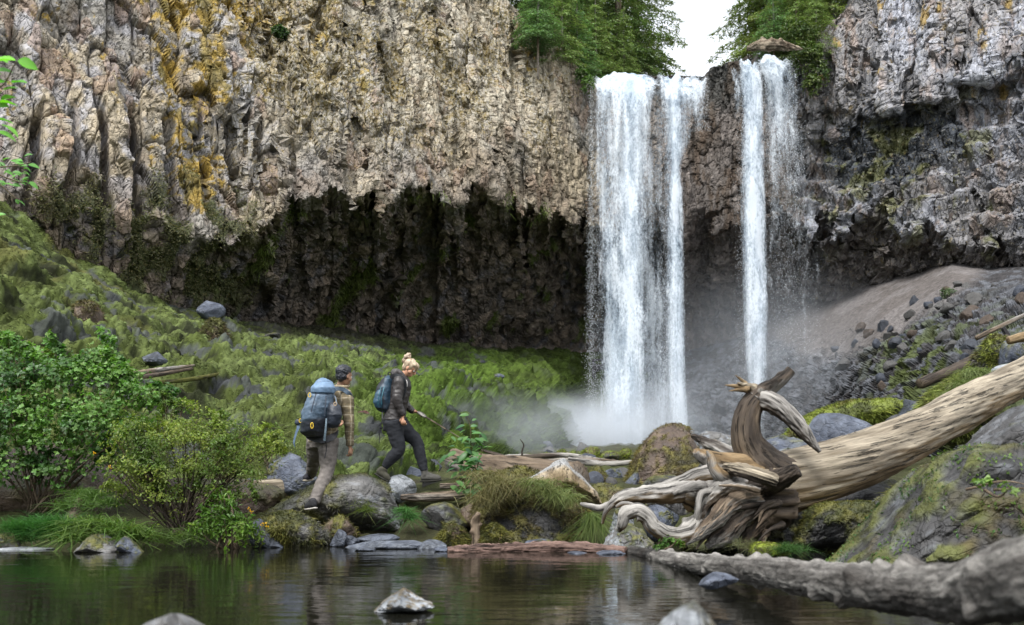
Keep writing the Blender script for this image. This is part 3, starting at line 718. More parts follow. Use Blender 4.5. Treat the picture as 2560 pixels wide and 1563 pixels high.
    S += stream([(176, 1488, 1660), (230, 1478, 1650), (400, 1474, 1650), (700, 1472, 1640), (1130, 1470, 1650)], 50.2, 1.3, 501,
                lambda u, y, x: .20 + .36 * g(x, 1505 + .02 * (y - 190), 20) + .55 * g(x, 1580 - .02 * (y - 190), 34 + .012 * (y - 190)) + .5 * g(y, 195, 60) - .12 * sstep(1620, 1660, x) * sstep(300, 700, y))
    S += stream([(176, 1640, 1772), (240, 1640, 1768), (420, 1650, 1705), (700, 1655, 1706), (1130, 1664, 1716)], 50.6, .9, 502,
                lambda u, y, x: .45 + .35 * g(x, 1680 + .02 * (y - 190), 20) - .15 * sstep(1710, 1730, x) + .2 * g(y, 190, 60))
    S += stream([(184, 1700, 1775), (250, 1700, 1770), (330, 1705, 1768)], 50.9, .4, 505, lambda u, y, x: .36 * fo(y, 230, 330) + .10, nr=60)
    S += stream([(140, 1855, 1903), (200, 1846, 1906), (400, 1840, 1904), (700, 1843, 1910), (980, 1856, 1906), (1100, 1860, 1912)], 51.0, 1.0, 503,
                lambda u, y, x: .62 * fo(y, 900, 1120) + .16)
    S += stream([(132, 1890, 1985), (200, 1900, 2000), (330, 1905, 2020), (600, 1895, 2040), (900, 1890, 2060)], 51.4, 1.4, 504,
                lambda u, y, x: .34 * fo(y, 150, 420) + .26 * fo(y, 500, 900) - .08 + .2 * g(x, 1935, 25) * fo(y, 300, 700))
    S += stream([(160, 1830, 1862), (250, 1828, 1860), (420, 1828, 1856)], 51.2, .3, 506, lambda u, y, x: .32 * fo(y, 240, 400), nr=60)
    S += stream([(184, 1560, 1700), (600, 1550, 1690), (1125, 1545, 1700)], 51.6, .8, 507, lambda u, y, x: .30 + .12 * sstep(500, 1100, y))
    V, F, D = [], [], []; o = 0
    for v, f, d in S: V.append(v); F.append(f + o); D.append(d); o += len(v)
    V = np.concatenate(V); loc = P(1640, 1120, 50.5)
    w = mesh_np('waterfall', V - loc, np.concatenate(F), m, attrs={'dens': np.concatenate(D)}, smooth=True); w.location = tuple(loc)
    tag(w, 'tall white waterfall of several strands dropping over the dark cliff lip', 'waterfall')
    # drops thrown off the strands
    r = np.random.default_rng(5); pts = []
    def drops(n0, x0, x1, sx, y0, y1, pw=1.0, sy=1.2, Y0=50.3):
        n = int(n0 * 2.2); y = y0 + (y1 - y0) * r.random(n) ** pw; t = (y - y0) / max(y1 - y0, 1)
        x = np.where(r.random(n) < .5, x0, x1) * 0 + x0 + (x1 - x0) * r.random(n) + r.normal(size=n) * sx * (.35 + t)
        pts.append(P(x, y, Y0 + r.normal(size=n) * sy * .5))
    drops(5200, 1478, 1600, 10, 190, 1120, .8); drops(2600, 1474, 1482, 7, 200, 1120, .7); drops(2600, 1655, 1705, 10, 190, 1120, .8)
    drops(3600, 1850, 1902, 12, 145, 1010, .8, 1.2, 50.8); drops(2600, 1900, 1990, 14, 140, 460, .8, 1.2, 51.2); drops(2600, 1930, 2010, 26, 300, 900, .9, 2, 51.2)
    drops(700, 1700, 1772, 4, 190, 330, 1, .4, 50.8); drops(1600, 1600, 1680, 30, 700, 1120, .7, 2)
    p = np.concatenate(pts); n = len(p); sz = r.uniform(.002, .008, n)
    T = np.array([[1, 1, 1], [-1, -1, 1], [-1, 1, -1], [1, -1, -1]]) * .8
    V = p[:, None] + T[None] * sz[:, None, None] * np.array([1, 1, 2.2])
    base = (np.arange(n) * 4)[:, None]; F = np.concatenate([base + np.array(t) for t in ((0, 2, 1), (0, 1, 3), (0, 3, 2), (1, 2, 3))])
    d = mesh_np('spray_drops', V - loc, F, mdrop, parent=None); d.parent = w; tag(d, kind='stuff')
build_falls()

def mist(px, py, Y, rx, ry, rz, dens, seed, col=(.86, .92, 1.0)):
    m = bpy.data.materials.new('mist'); m.use_nodes = True; nt = m.node_tree; nt.nodes.clear(); L = nt.links.new
    out = nd(nt, 'ShaderNodeOutputMaterial'); pv = nd(nt, 'ShaderNodeVolumePrincipled'); pv.inputs['Color'].default_value = (*col, 1); pv.inputs['Anisotropy'].default_value = .0
    tc = nd(nt, 'ShaderNodeTexCoord'); ln = nd(nt, 'ShaderNodeVectorMath', operation='LENGTH'); L(tc.outputs['Object'], ln.inputs[0])
    mr = nd(nt, 'ShaderNodeMapRange', interpolation_type='SMOOTHSTEP'); mr.inputs[1].default_value = 1.0; mr.inputs[2].default_value = .1; L(ln.outputs['Value'], mr.inputs[0])
    n = nd(nt, 'ShaderNodeTexNoise'); n.inputs['Scale'].default_value = 1.7; n.inputs['Detail'].default_value = 2; L(tc.outputs['Object'], n.inputs['Vector'])
    m2 = nd(nt, 'ShaderNodeMapRange'); m2.inputs[1].default_value = .35; m2.inputs[2].default_value = .65; m2.inputs[3].default_value = .25 * dens; m2.inputs[4].default_value = 1.5 * dens; L(n.outputs[0], m2.inputs[0])
    mu = nd(nt, 'ShaderNodeMath', operation='MULTIPLY'); L(mr.outputs[0], mu.inputs[0]); L(m2.outputs[0], mu.inputs[1]); L(mu.outputs[0], pv.inputs['Density']); L(pv.outputs[0], out.inputs['Volume'])
    v, f = ICO[3]
    o = mesh_np('mist', v, f, m); o.location = tuple(P(px, py, Y)); o.scale = (rx, ry, rz)
    tag(o, kind='stuff'); return o
mist(1440, 1095, 45, 5.0, 3, 2.6, .6, 1)
mist(1590, 1075, 48, 4.6, 2.5, 3.2, .35, 2)
mist(1890, 930, 47, 8.5, 4, 6.5, .06, 3)
mist(1310, 1080, 31, 4.6, 3, 1.7, .11, 4)
# ------------------------------------------------------------------ boulders of the shore (photo boxes, metres)
R = rock
def on_moss(px, py):
    d = (MS_PX - px) ** 2 + (MS_PY - py) ** 2; i = np.unravel_index(np.argmin(d), d.shape); return MS_V[i][1]
def on_talus(px, py):
    d = (TA_PX - px) ** 2 + (TA_PY - py) ** 2; i = np.unravel_index(np.argmin(d), d.shape); return TA_V[i][1]
R('boulder', 'broad grey boulder with lichen-pitted top that both hikers cross', (640, 1190, 1010, 1345), 12.4, 'grey', .42, 3, sub=6, depth=.8, rough=.06, soft=9, lich=.35, turn=.4,
  profile=[(0, .42), (.12, .62), (.35, .86), (.55, 1.0), (.75, 1.0), (.9, .85), (1, .5)], fuzz=5000, fuzzlen=.05)
R('boulder', 'flat-topped mossy boulder at the waterline under the hiker in grey trousers', (636, 1280, 830, 1372), 11.5, 'grey', .62, 12, sub=5, depth=.9, rough=.05, profile=[(0, .9), (.5, 1), (.8, .97), (1, .8)], fuzz=7000, fuzzlen=.05)
R('boulder', 'small rounded dark boulder beside the flat mossy one', (808, 1288, 892, 1358), 11.7, 'brown', .4, 13, sub=4, depth=1.1, fuzz=1200)
R('rock', 'pale angular rock standing between the walking woman\'s feet', (962, 1186, 1042, 1252), 12.9, 'pale', 0, 22, sub=5, soft=26, planes=9, rough=.03)
R('boulder', 'grey-blue boulder behind the hiker\'s rear foot', (668, 1130, 800, 1235), 13.3, 'blue', .3, 15, sub=5, depth=.9, profile=[(0, .95), (.4, 1), (1, .72)], fuzz=1500)
R('slate_slab', 'dark bluish slate wedge leaning at the water left of the mossy boulder', (622, 1288, 716, 1374), 11.2, 'slate', 0, 16, sub=4, soft=34, planes=9, depth=.6, profile=[(0, 1), (.3, .95), (.7, .45), (1, .12)], tilt=8)
R('slate_slab', 'upright dark slate splinter at the left end of the waterline slabs', (824, 1322, 868, 1366), 11.3, 'slate', 0, 17, sub=4, soft=34, planes=8, profile=[(0, .3), (.5, 1), (1, .9)])
R('slate_slab', 'long dark slate slab lying behind the wet waterline slab', (872, 1330, 1000, 1358), 11.5, 'slate', 0, 18, sub=4, soft=34, planes=9, depth=.5, profile=[(0, .4), (.4, .8), (1, 1)])
R('slate_slab', 'long wet grey slab lying along the waterline in the middle', (856, 1346, 1085, 1376), 11.1, 'slate', 0, 19, sub=5, soft=26, planes=10, depth=.45, profile=[(0, .6), (.3, .8), (.8, 1), (1, .6)], lich=.3)
R('slate_slab', 'small slate sliver leaning on the upright splinter', (852, 1338, 900, 1362), 11.4, 'slate', 0, 20, sub=3, soft=34, planes=8)
R('rock', 'low wet stone at the right end of the waterline slabs', (1040, 1350, 1118, 1380), 11.0, 'slate', 0, 21, sub=4, soft=20, lich=.4)
R('rock', 'tiny flat stone awash in front of the waterline slabs', (888, 1370, 938, 1381), 10.7, 'slate', 0, 23, sub=3)
R('rock', 'tiny pale stone awash beside the red log\'s left end', (1085, 1366, 1124, 1382), 10.6, 'blue', 0, 24, sub=3)
R('boulder', 'small rounded mossy boulder left of the wooden stub', (1090, 1304, 1178, 1372), 11.3, 'brown', .85, 25, sub=5, fuzz=4500, fuzzlen=.05, profile=[(0, .6), (.4, 1), (1, .6)])
R('boulder', 'small peaked mossy boulder right of the wooden stub', (1188, 1308, 1268, 1374), 11.3, 'brown', .85, 26, sub=5, fuzz=4500, fuzzlen=.05, profile=[(0, .55), (.6, 1), (1, .6)])
R('rock', 'dark rock in the shadow below the driftwood plank', (1050, 1258, 1170, 1330), 12.0, 'dark', .3, 27, sub=4, planes=10, soft=22, lich=.5)
R('rock', 'brown rock wedged beneath the plank\'s right end', (1150, 1250, 1240, 1320), 12.2, 'brown', .3, 28, sub=4)
R('rock', 'bluish stone half under the middle of the red log', (1310, 1348, 1380, 1372), 11.2, 'blue', .3, 29, sub=4)
R('rock', 'grey-blue stone awash in front of the red log', (1418, 1379, 1482, 1396), 10.3, 'blue', 0, 30, sub=4, soft=22)
R('rock', 'larger grey stone awash at the red log\'s right end', (1476, 1374, 1566, 1396), 10.3, 'blue', 0, 31, sub=4, soft=22)
R('boulder', 'large brown-mossed angular boulder before the foot of the waterfall', (1568, 1058, 1795, 1250), 14.6, 'brown', .62, 32, sub=6, planes=11, soft=16, rough=.06, depth=.9, turn=1.0, mossc=(.07, .062, .012),
  profile=[(0, .62), (.12, .8), (.3, .95), (.55, 1.0), (.68, .97), (.85, .7), (1, .42)], fuzz=9000, fuzzlen=.05)
R('boulder', 'dark wet slanted boulder left of the brown-mossed one', (1500, 1160, 1600, 1290), 14.2, 'slate', .35, 33, sub=5, soft=20, profile=[(0, .1), (.5, .6), (1, 1)])
R('rock', 'round blue-grey rock framed by the curling roots', (1606, 1262, 1700, 1345), 11.4, 'blue', .1, 34, sub=5, soft=10)
R('rock', 'rough pale rock under the hooked root', (1500, 1300, 1660, 1392), 10.9, 'grey', .12, 35, sub=6, rough=.11, planes=12, lich=.8, profile=[(0, .9), (.3, 1), (.7, .85), (1, .35)])
R('rock', 'whitish splashed rock left of the hooked root', (1508, 1232, 1590, 1392), 11.3, 'pale', .05, 36, sub=6, rough=.13, planes=12, profile=[(0, .55), (.5, 1), (1, .8)])
R('boulder', 'smooth dark blue boulder behind the driftwood trunk', (2022, 1026, 2230, 1140), 17.5, 'blue', 0, 37, sub=5, rough=.02, planes=9, soft=16, profile=[(0, .93), (.1, 1), (.45, .97), (.75, .75), (1, .4)], turn=.2)
R('rock', 'dark pyramid-shaped rock on the mossy bank', (2238, 990, 2328, 1062), 21, 'slate', 0, 38, sub=4, soft=40, planes=8, rough=.02, profile=[(0, .35), (.4, 1), (.7, .8), (1, .35)])
R('rock', 'small dark rock at the foot of the pyramid-shaped one', (2212, 1036, 2262, 1068), 20, 'dark', 0, 39, sub=3, soft=34, planes=8)
R('boulder', 'long green-mossed boulder behind the blue boulder', (1935, 985, 2300, 1110), 22, 'dark', .95, 40, sub=6, depth=.6, planes=10, soft=10, profile=[(0, .1), (.2, .55), (.5, .9), (.75, 1), (1, .8)], fuzz=12000, fuzzlen=.09, mossc=(.11, .135, .02))
R('boulder', 'mossy hump of the bank above the driftwood trunk', (2270, 920, 2470, 1090), 19, 'dark', .95, 41, sub=6, depth=.8, planes=10, soft=10, profile=[(0, .3), (.3, .7), (.7, .92), (1, 1)], fuzz=14000, fuzzlen=.12, mossc=(.13, .155, .035))
R('boulder', 'bright mossy block high on the right bank', (2430, 842, 2528, 950), 21, 'grey', .8, 42, sub=5, planes=9, soft=22, fuzz=5000, fuzzlen=.1, mossc=(.12, .14, .02))
R('rock', 'grey-blue cracked block wedged beside the bright mossy block', (2500, 845, 2570, 935), 20.5, 'blue', .2, 43, sub=4, planes=8, soft=30)
R('rock', 'pale flat rock above the trunk\'s upper end', (2465, 910, 2600, 975), 18.5, 'pale', .05, 44, sub=4, planes=9, soft=26)
R('rock', 'broad grey rock shelf behind the curled root, left part', (1735, 1078, 1900, 1165), 19, 'grey', .12, 45, sub=5, rough=.07, depth=.7, lich=.7)
R('rock', 'broad grey rock shelf behind the curled root, right part', (1870, 1092, 2060, 1160), 18, 'blue', .22, 46, sub=5, rough=.07, depth=.7, lich=.6)
R('boulder', 'dark earthy backing added for the shade under the big green bush', (-260, 1100, 420, 1345), 13.2, 'brown', .3, 60, sub=5, rough=.06, soft=9, depth=.35, profile=[(0, .9), (.5, 1), (.8, .85), (1, .4)], catg='earth bank', mossc=(.04, .04, .015))  # added dark backing, so the hollow under the bush reads as shade
R('boulder', 'brown earthy hump among the left shore grass', (150, 1236, 240, 1330), 11.6, 'brown', .2, 61, sub=4, soft=10, profile=[(0, .4), (.6, 1), (1, .7)], catg='earth hump')
R('boulder', 'dark soil backing added behind the yellow-green bush', (380, 1200, 700, 1345), 12.6, 'brown', .5, 62, sub=5, soft=9, depth=.5, mossc=(.04, .04, .015), catg='earth bank')  # more dark soil added as backing behind the bush stems
# the near bank on the right
R('boulder', 'huge moss-covered boulder filling the lower right corner', (2050, 1098, 2830, 1460), 8.2, 'dark', .42, 47, sub=6, mf=2.6, planes=16, soft=16, rough=.13, depth=.75, turn=2.2,
  profile=[(0, .12), (.1, .32), (.22, .55), (.34, .85), (.42, 1.0), (.6, .98), (1, .9)], fuzz=30000, fuzzlen=.022, mossc=(.06, .066, .014), lich=.3)
R('boulder', 'long dark rough boulder pinning down the driftwood trunk', (2260, 985, 2760, 1260), 9.6, 'dark', .12, 48, sub=6, planes=11, soft=14, rough=.1, depth=.5, lich=.22,
  profile=[(0, .2), (.15, .45), (.35, .62), (.6, .92), (.8, 1.0), (1, 1)])
R('boulder', 'dark knobbly rock between the trunk and the huge mossy boulder', (2200, 1140, 2420, 1290), 9.3, 'dark', .25, 49, sub=6, planes=14, rough=.1, lich=.3, profile=[(0, .35), (.4, .7), (1, 1)], fuzz=2000)
R('boulder', 'dark mossy rock in the hollow below the trunk', (1985, 1222, 2260, 1375), 9.7, 'dark', .55, 50, sub=6, rough=.09, depth=.7, profile=[(0, .5), (.3, .8), (.7, 1), (1, .8)], fuzz=9000, fuzzlen=.04)
R('boulder', 'black rock in the shade under the root plate', (1700, 1290, 2020, 1385), 10.9, 'dark', .45, 51, sub=5, rough=.08, profile=[(0, .4), (.5, 1), (1, .9)], fuzz=3000)
R('moss_cushion', 'bright yellow-green moss cushion at the foot of the root plate', (1880, 1358, 1965, 1384), 9.4, 'brown', 1.6, 52, sub=4, soft=6, fuzz=4000, fuzzlen=.02, mossc=(.15, .19, .02), catg='moss')
R('boulder', 'dark boulder added to fill the gloom behind the long silver root', (1590, 1190, 1760, 1330), 12.6, 'dark', .3, 63, sub=5, rough=.06, planes=10)  # added dark fill for the black void among the roots
R('boulder', 'dark boulder added as fill behind the root plate, under the grey rock shelf', (1720, 1140, 1960, 1330), 12.2, 'dark', .2, 64, sub=5, rough=.06, planes=10)  # added dark fill behind the root plate
R('boulder', 'low mossy boulder behind the pale splashed rock', (1470, 1210, 1610, 1330), 12.9, 'brown', .7, 65, sub=5, rough=.06, fuzz=2500)
R('boulder', 'dark boulder added to fill the black gap under the driftwood trunk', (1930, 1180, 2290, 1340), 12.0, 'dark', .35, 66, sub=5, rough=.07)  # added dark fill below the trunk
# stump mass
R('boulder', 'bulky shaggy bank of turf and rock under the broken log end', (1185, 1165, 1505, 1388), 12.0, 'dark', .75, 53, sub=6, rough=.07, depth=.8, soft=10, profile=[(0, .75), (.2, .95), (.6, 1), (.85, .9), (1, .62)], fuzz=14000, fuzzlen=.06, mossc=(.075, .07, .015), turn=.3)
R('rock', 'blue-grey dusty rock where the moss meets the cliff', (487, 752, 562, 800), on_moss(525, 815), 'blue', 0, 54, sub=4, soft=22)
R('boulder', 'large moss-draped boulder below the blue-grey rock', (500, 798, 575, 890), on_moss(538, 880), 'brown', .9, 55, sub=5, fuzz=5000, fuzzlen=.12, mossc=(.07, .075, .022))
R('boulder', 'dark-faced boulder capped with dry moss high on the left slope', (190, 752, 252, 830), on_moss(220, 825), 'brown', .6, 56, sub=5, fuzz=3000, fuzzlen=.1, mossc=(.08, .075, .022))
R('rock', 'red-brown angular rock between the two hikers', (880, 1026, 930, 1078), on_moss(905, 1075), 'red', 0, 57, sub=4, soft=34, planes=8)
R('slate_slab', 'thin dark blue slab tilted in the moss above the walking stick', (1108, 998, 1158, 1018), on_moss(1130, 1018), 'slate', 0, 58, sub=3, soft=30, planes=8)
R('slate_slab', 'small dark slab just left of the tilted blue slab', (1090, 1012, 1118, 1026), on_moss(1104, 1026), 'slate', 0, 59, sub=3, soft=30, planes=8)
for i, (x0, y0, x1, y1, Y) in enumerate([(150, 815, 185, 832, 26), (282, 808, 330, 850, 26), (290, 828, 326, 848, 25), (220, 845, 262, 872, 22), (10, 838, 48, 856, 20), (395, 780, 450, 800, 31), (355, 878, 420, 915, 24), (440, 912, 480, 930, 22), (330, 800, 360, 815, 29),
        (520, 840, 560, 862, 28), (690, 940, 720, 960, 27), (900, 945, 930, 965, 27), (1085, 940, 1110, 975, 30), (870, 1100, 960, 1150, 14.2), (985, 1165, 1060, 1215, 14.3), (1180, 900, 1215, 915, 45), (640, 985, 670, 1003, 20), (1230, 935, 1262, 950, 38), (800, 905, 830, 925, 30), (655, 830, 700, 850, 33)]):
    R('rock', ['flat dark stone just above the big green bush', 'dark stone in the moss above the thin dead logs', 'small blue stone beside the stone above the dead logs', 'dark stone in moss left of the dead logs', 'dark stone in the moss at the far left edge', 'blue-grey stone below the cliff foot, left of the dusty rock', 'dark stone right above the leaning dead log', 'blue stone at the tip of the leaning dead log', 'slate stone high in the moss above the dark capped boulder', 'dark stone left of the large moss-draped boulder', 'blue stone in the moss left above the big backpack', 'slate stone in the moss between the hikers\' heads', 'dark stone in the moss right of the blonde hair', 'blue stone under the moss between the two hikers\' legs', 'slate stone behind the striding woman\'s knees', 'dark stone high in the moss near the cave foot', 'blue-grey stone left of the large trekking pack', 'small slate stone in moss left of the main fall', 'dark stone in the moss above the plaid hiker\'s head', 'blue stone where the moss meets the cave left of centre'][i], (x0, y0, x1, y1), on_moss((x0 + x1) / 2, y1) - .1, ('slate', 'dark', 'blue')[i % 3], .15 * (i % 2), 70 + i, sub=3, soft=26, planes=9, group='dark stones bedded in the mossy slope')
# mossy stones and sticks before the waterfall's foot
for i, (x0, x1, y0, y1, k) in enumerate([(1350, 1392, 1132, 1152, 'dark'), (1388, 1422, 1124, 1150, 'dark'), (1418, 1462, 1128, 1150, 'dark'), (1455, 1500, 1118, 1152, 'brown'), (1496, 1552, 1128, 1158, 'dark'), (1548, 1578, 1122, 1150, 'brown'), (1330, 1360, 1138, 1156, 'dark'), (1478, 1520, 1146, 1166, 'blue')]):
    R('rock', ['second', 'third', 'fourth', 'fifth', 'sixth', 'rightmost', 'leftmost', 'lowest'][i] + ' wet mossy stone in the row before the waterfall\'s foot', (x0, y0, x1, y1), 24 + .4 * i, k, .7, 100 + i, sub=4, fuzz=500, fuzzlen=.06, mossc=(.10, .13, .012), group='wet mossy stones before the waterfall')
R('rock', 'blue-grey stone among sticks right of the broken log end', (1508, 1172, 1556, 1205), 16, 'blue', .3, 110, sub=4)
R('rock', 'mossy stone among sticks just right of the broken log end', (1470, 1165, 1520, 1215), 15.5, 'brown', .9, 111, sub=4, fuzz=1200, fuzzlen=.04)
# left shore
R('rock', 'grey-brown rock at the left shore under the long grass', (180, 1330, 305, 1388), 10.6, 'grey', .15, 112, sub=5, soft=22, planes=10, lich=.3, profile=[(0, .25), (.5, 1), (1, .6)])
R('rock', 'small wet blue rock beside the grey-brown shore rock', (292, 1340, 366, 1386), 10.5, 'blue', .45, 113, sub=4, profile=[(0, .6), (.3, 1), (1, .4)])
R('rock', 'low stone at the very left end of the shore', (-30, 1322, 52, 1378), 10.9, 'grey', .4, 114, sub=4)
R('gravel_bar', 'thin pale wet gravel bar along the left shore', (-260, 1366, 140, 1382), 10.9, 'pale', 0, 115, sub=4, soft=6, depth=.2, catg='gravel bar')
# stones standing out of the pool near the camera
R('rock', 'blurred brown-grey stone rising from the pool at the bottom left', (262, 1524, 552, 1660), 3.3, 'grey', 0, 116, sub=5, rough=.03, soft=9, lich=.3, profile=[(0, .3), (.45, .9), (.65, 1), (1, .5)])
R('rock', 'jagged whitish-blue stone standing alone in the pool', (938, 1478, 1086, 1526), 5.9, 'pale', .2, 117, sub=5, rough=.12, planes=12, soft=22, mossc=(.07, .05, .02), profile=[(0, .3), (.45, 1), (.7, .6), (1, .5)])
R('rock', 'blurred pale blue stone at the bottom edge below the log', (1560, 1490, 1830, 1660), 3.2, 'pale', .25, 118, sub=5, rough=.05, soft=12, mossc=(.05, .05, .03), profile=[(0, .3), (.4, .95), (.6, 1), (1, .35)])
R('rock', 'bluish stone awash under the long foreground log', (1745, 1430, 1850, 1468), 6.3, 'blue', 0, 119, sub=4, soft=20)

# talus stones: every stone its own object, shapes shared
def scatter_rocks():
    r = np.random.default_rng(33); kinds = ['grey', 'slate', 'grey', 'dark', 'brown', 'blue']
    meshes = []
    for i in range(8):
        V, F = rock_shape(200 + i, 3, 7, 80, .03, .45); C = lerp(*ROCKS[kinds[i % 6]], fbm(V * 3, 3, i)) * .55
        o = mesh_np('rock', V, F, M_FARROCK, col=C); meshes.append(o.data); bpy.data.objects.remove(o)
    def put(V, N, ii, jj, size, label, group):
        p, n = V[ii, jj], N[ii, jj]
        o = bpy.data.objects.new('rock', meshes[r.integers(8)]); COL.objects.link(o)
        o.location = tuple(p + n * size * .15); o.rotation_euler = tuple(r.uniform(0, 6.28, 3)); s = size * r.uniform(.7, 1.2, 3); o.scale = tuple(s)
        tag(o, label, 'rock', group)
    n = 0
    while n < 150:
        i, j = r.integers(5, TA_V.shape[0] - 3), r.integers(3, TA_V.shape[1] - 3); px, py = TA_PX[i, j], TA_PY[i, j]
        Y = TA_V[i, j, 1]; line = 1010 - .72 * (px - 2000)
        if px < 1700 or px > 2700 or py < line - 40 or Y > 56: continue
        if px < 2250 and r.random() < .6: continue
        put(TA_V, TA_N, i, j, Y * (.0075, .0046, .0028)[n % 3] * r.uniform(.85, 1.2), ('large ' if Y * 0 + n % 3 == 0 else 'mid-sized ' if n % 3 == 1 else 'small ') + 'angular stone in the ' + ('upper' if py < 800 else 'middle' if py < 900 else 'lower') + (' left' if px < 2250 else ' central' if px < 2420 else ' right') + ' part of the right-hand talus', 'angular stones of the right-hand talus'); n += 1
    for q in range(50):      # stones strewn over the shore ground between the boulders and the falls
        Y = 13.2 + 26 * r.random() ** 1.6; px = r.uniform(560, 2060); z = -.35 + .9 + (Y - 13) * .047
        o = bpy.data.objects.new('rock', meshes[r.integers(8)]); COL.objects.link(o); s = Y * r.uniform(.004, .011)
        o.location = ((px - CX) / F_PX * Y, Y, z + s * .15); o.rotation_euler = tuple(r.uniform(0, 6.28, 3)); o.scale = tuple(s * r.uniform(.7, 1.3, 3))
        tag(o, 'dark angular stone strewn ' + ('behind the shore boulders near the hikers' if px < 1150 else 'behind the shaggy bank' if px < 1520 else 'behind the driftwood roots') + (', near one' if Y < 17 else ', distant one'), 'rock', 'stones strewn on the ground behind the boulders')
    n = 0
    while n < 30:
        i, j = r.integers(5, TA_V.shape[0] - 3), r.integers(3, TA_V.shape[1] - 3); px, py = TA_PX[i, j], TA_PY[i, j]
        if not (1950 < px < 2350 and 740 < py < 900) or abs(py - (1010 - .55 * (px - 1900)) - 10) > 60: continue
        put(TA_V, TA_N, i, j, r.uniform(.12, .32), 'pale stone on the dusty tan scree, ' + ('upper' if py < 800 else 'lower') + (' left' if px < 2130 else ' right') + ' part', 'pale stones on the tan scree'); n += 1
scatter_rocks()
# ------------------------------------------------------------------ logs
log('slim grey foreground log reaching from the pool\'s edge to the right border, blurred where near', [(1575, 1378, 10.4), (1640, 1392, 9.6), (1760, 1412, 8.0), (1900, 1430, 6.6), (2060, 1452, 5.4), (2220, 1470, 4.5), (2400, 1478, 3.8), (2640, 1440, 3.1), (2900, 1400, 2.7)],
    [.055, .07, .082, .092, .10, .108, .115, .15, .16], 'bark', 'silver', seed=3, mat=M_BARK, n=520, ring=110, rough=.12, knot=.25, groove=.04, wob=.12, bark=.10)
log('wet reddish log lying along the waterline in the middle', [(1118, 1376, 10.5), (1220, 1372, 10.55), (1350, 1371, 10.6), (1460, 1372, 10.5), (1565, 1382, 10.3)], [.04, .06, .065, .065, .055], 'reddish', 'reddish', seed=5, n=220, ring=48, rough=.28, knot=.1, groove=.25, wob=.25, bark=.2)
log('dark weathered plank-like log under the woman\'s front foot', [(1005, 1244, 12.7), (1080, 1243, 12.6), (1150, 1238, 12.6), (1215, 1232, 12.7)], [.06, .085, .09, .08], 'brown', 'silver', seed=7, n=70, ring=32, flat=.7, rough=.2, groove=.3)
log('thin upper plank lying on the dark log beside the leafy sapling', [(1100, 1216, 12.9), (1170, 1214, 12.9), (1215, 1218, 12.9)], [.035, .04, .035], 'brown', 'silver', seed=8, n=40, rough=.15, groove=.3)
log('grey weathered log lying left of the broad grey boulder', [(560, 1238, 13.0), (620, 1230, 13.0), (690, 1222, 13.1), (730, 1220, 13.2)], [.12, .135, .12, .1], 'tan', 'brown', seed=9, n=60, ring=36, rough=.12, groove=.3)
log('lower dark log beside the yellow-green shrub', [(580, 1262, 12.8), (650, 1256, 12.8), (700, 1254, 12.9)], [.05, .06, .05], 'brown', 'dark', seed=10, rough=.2)
log('thin dead log leaning on the moss above the big green shrub', [(x, y, on_moss(x, y + 30) - 1.2) for x, y in ((295, 943), (380, 928), (485, 914))], [.05, .055, .03], 'brown', 'silver', seed=11, groove=.25)
log('second thin dead log under the leaning one', [(x, y, on_moss(x, y + 30) - 1.3) for x, y in ((310, 950), (400, 936), (480, 922))], [.04, .045, .03], 'brown', 'dark', seed=12)
log('mossy fallen branch right of the two thin dead logs', [(x, y, on_moss(x, y + 20) - .8) for x, y in ((400, 956), (480, 948), (565, 932))], [.04, .05, .04], 'mossy', 'brown', seed=13, moss=1)
log('dark stick jutting up behind the leafy sapling', [(1205, 1125, 13.4), (1250, 1140, 13.2), (1300, 1165, 13)], [.015, .03, .05], 'brown', 'dark', seed=14)
log('short wooden stub standing between two small mossy boulders', [(1190, 1368, 11.2), (1190, 1330, 11.2), (1188, 1304, 11.2), (1196, 1284, 11.15)], [.045, .05, .052, .03], 'brown', 'golden', seed=15, rough=.35, knot=.4, ends=(.3, 1.4), catg='stub', name='wood_stub', n=40)
for i, (a, b_, c_, rd, k) in enumerate([((1270, 1148, 22), (1400, 1138, 23), (1480, 1146, 22), .06, 'dark'), ((1300, 1158, 20), (1440, 1150, 20), (1580, 1158, 20), .05, 'brown'), ((1420, 1150, 19), (1500, 1160, 19), (1590, 1156, 18.5), .06, 'silver'), ((1480, 1182, 17), (1530, 1186, 17), (1580, 1180, 17), .05, 'brown'), ((1235, 1146, 24), (1330, 1143, 24), (1400, 1152, 24), .07, 'dark'), ((1400, 1132, 25), (1450, 1142, 24), (1510, 1150, 23), .045, 'tan')]):
    log(['dark stick crossing the top left of the stick jam before the falls', 'brown stick running under the row of wet mossy stones', 'silvery stick pointing at the brown-mossed boulder', 'short brown stick lowest in the jam, by the slanted wet boulder', 'thickest dark stick at the left end of the stick jam', 'thin tan stick leaning over the jam towards the waterfall foot'][i], [a, b_, c_], [rd, rd, rd * .7], k, 'silver', seed=20 + i, group='sticks jammed below the waterfall', catg='stick', name='stick')
log('long silvery plank lying behind the fork of the driftwood', [(1735, 1090, 14), (1790, 1118, 13.4), (1860, 1150, 12.6)], [.05, .11, .12], 'silver', 'dark', seed=30, rough=.15, groove=.4, flat=.7, n=60, ring=36)
log('dark log half buried in the right bank above the trunk', [(2300, 960, 22), (2400, 918, 22.5), (2480, 872, 23)], [.12, .13, .1], 'dark', 'brown', seed=31)
log('thin bleached pole leaning down the upper right talus', [(2440, 846, 25), (2510, 812, 25), (2600, 770, 25)], [.06, .06, .05], 'brown', 'silver', seed=32)
log('dark branch lying beneath the pyramid-shaped rock', [(2190, 1066, 19), (2250, 1064, 19), (2310, 1058, 19)], [.05, .06, .05], 'brown', 'dark', seed=33)
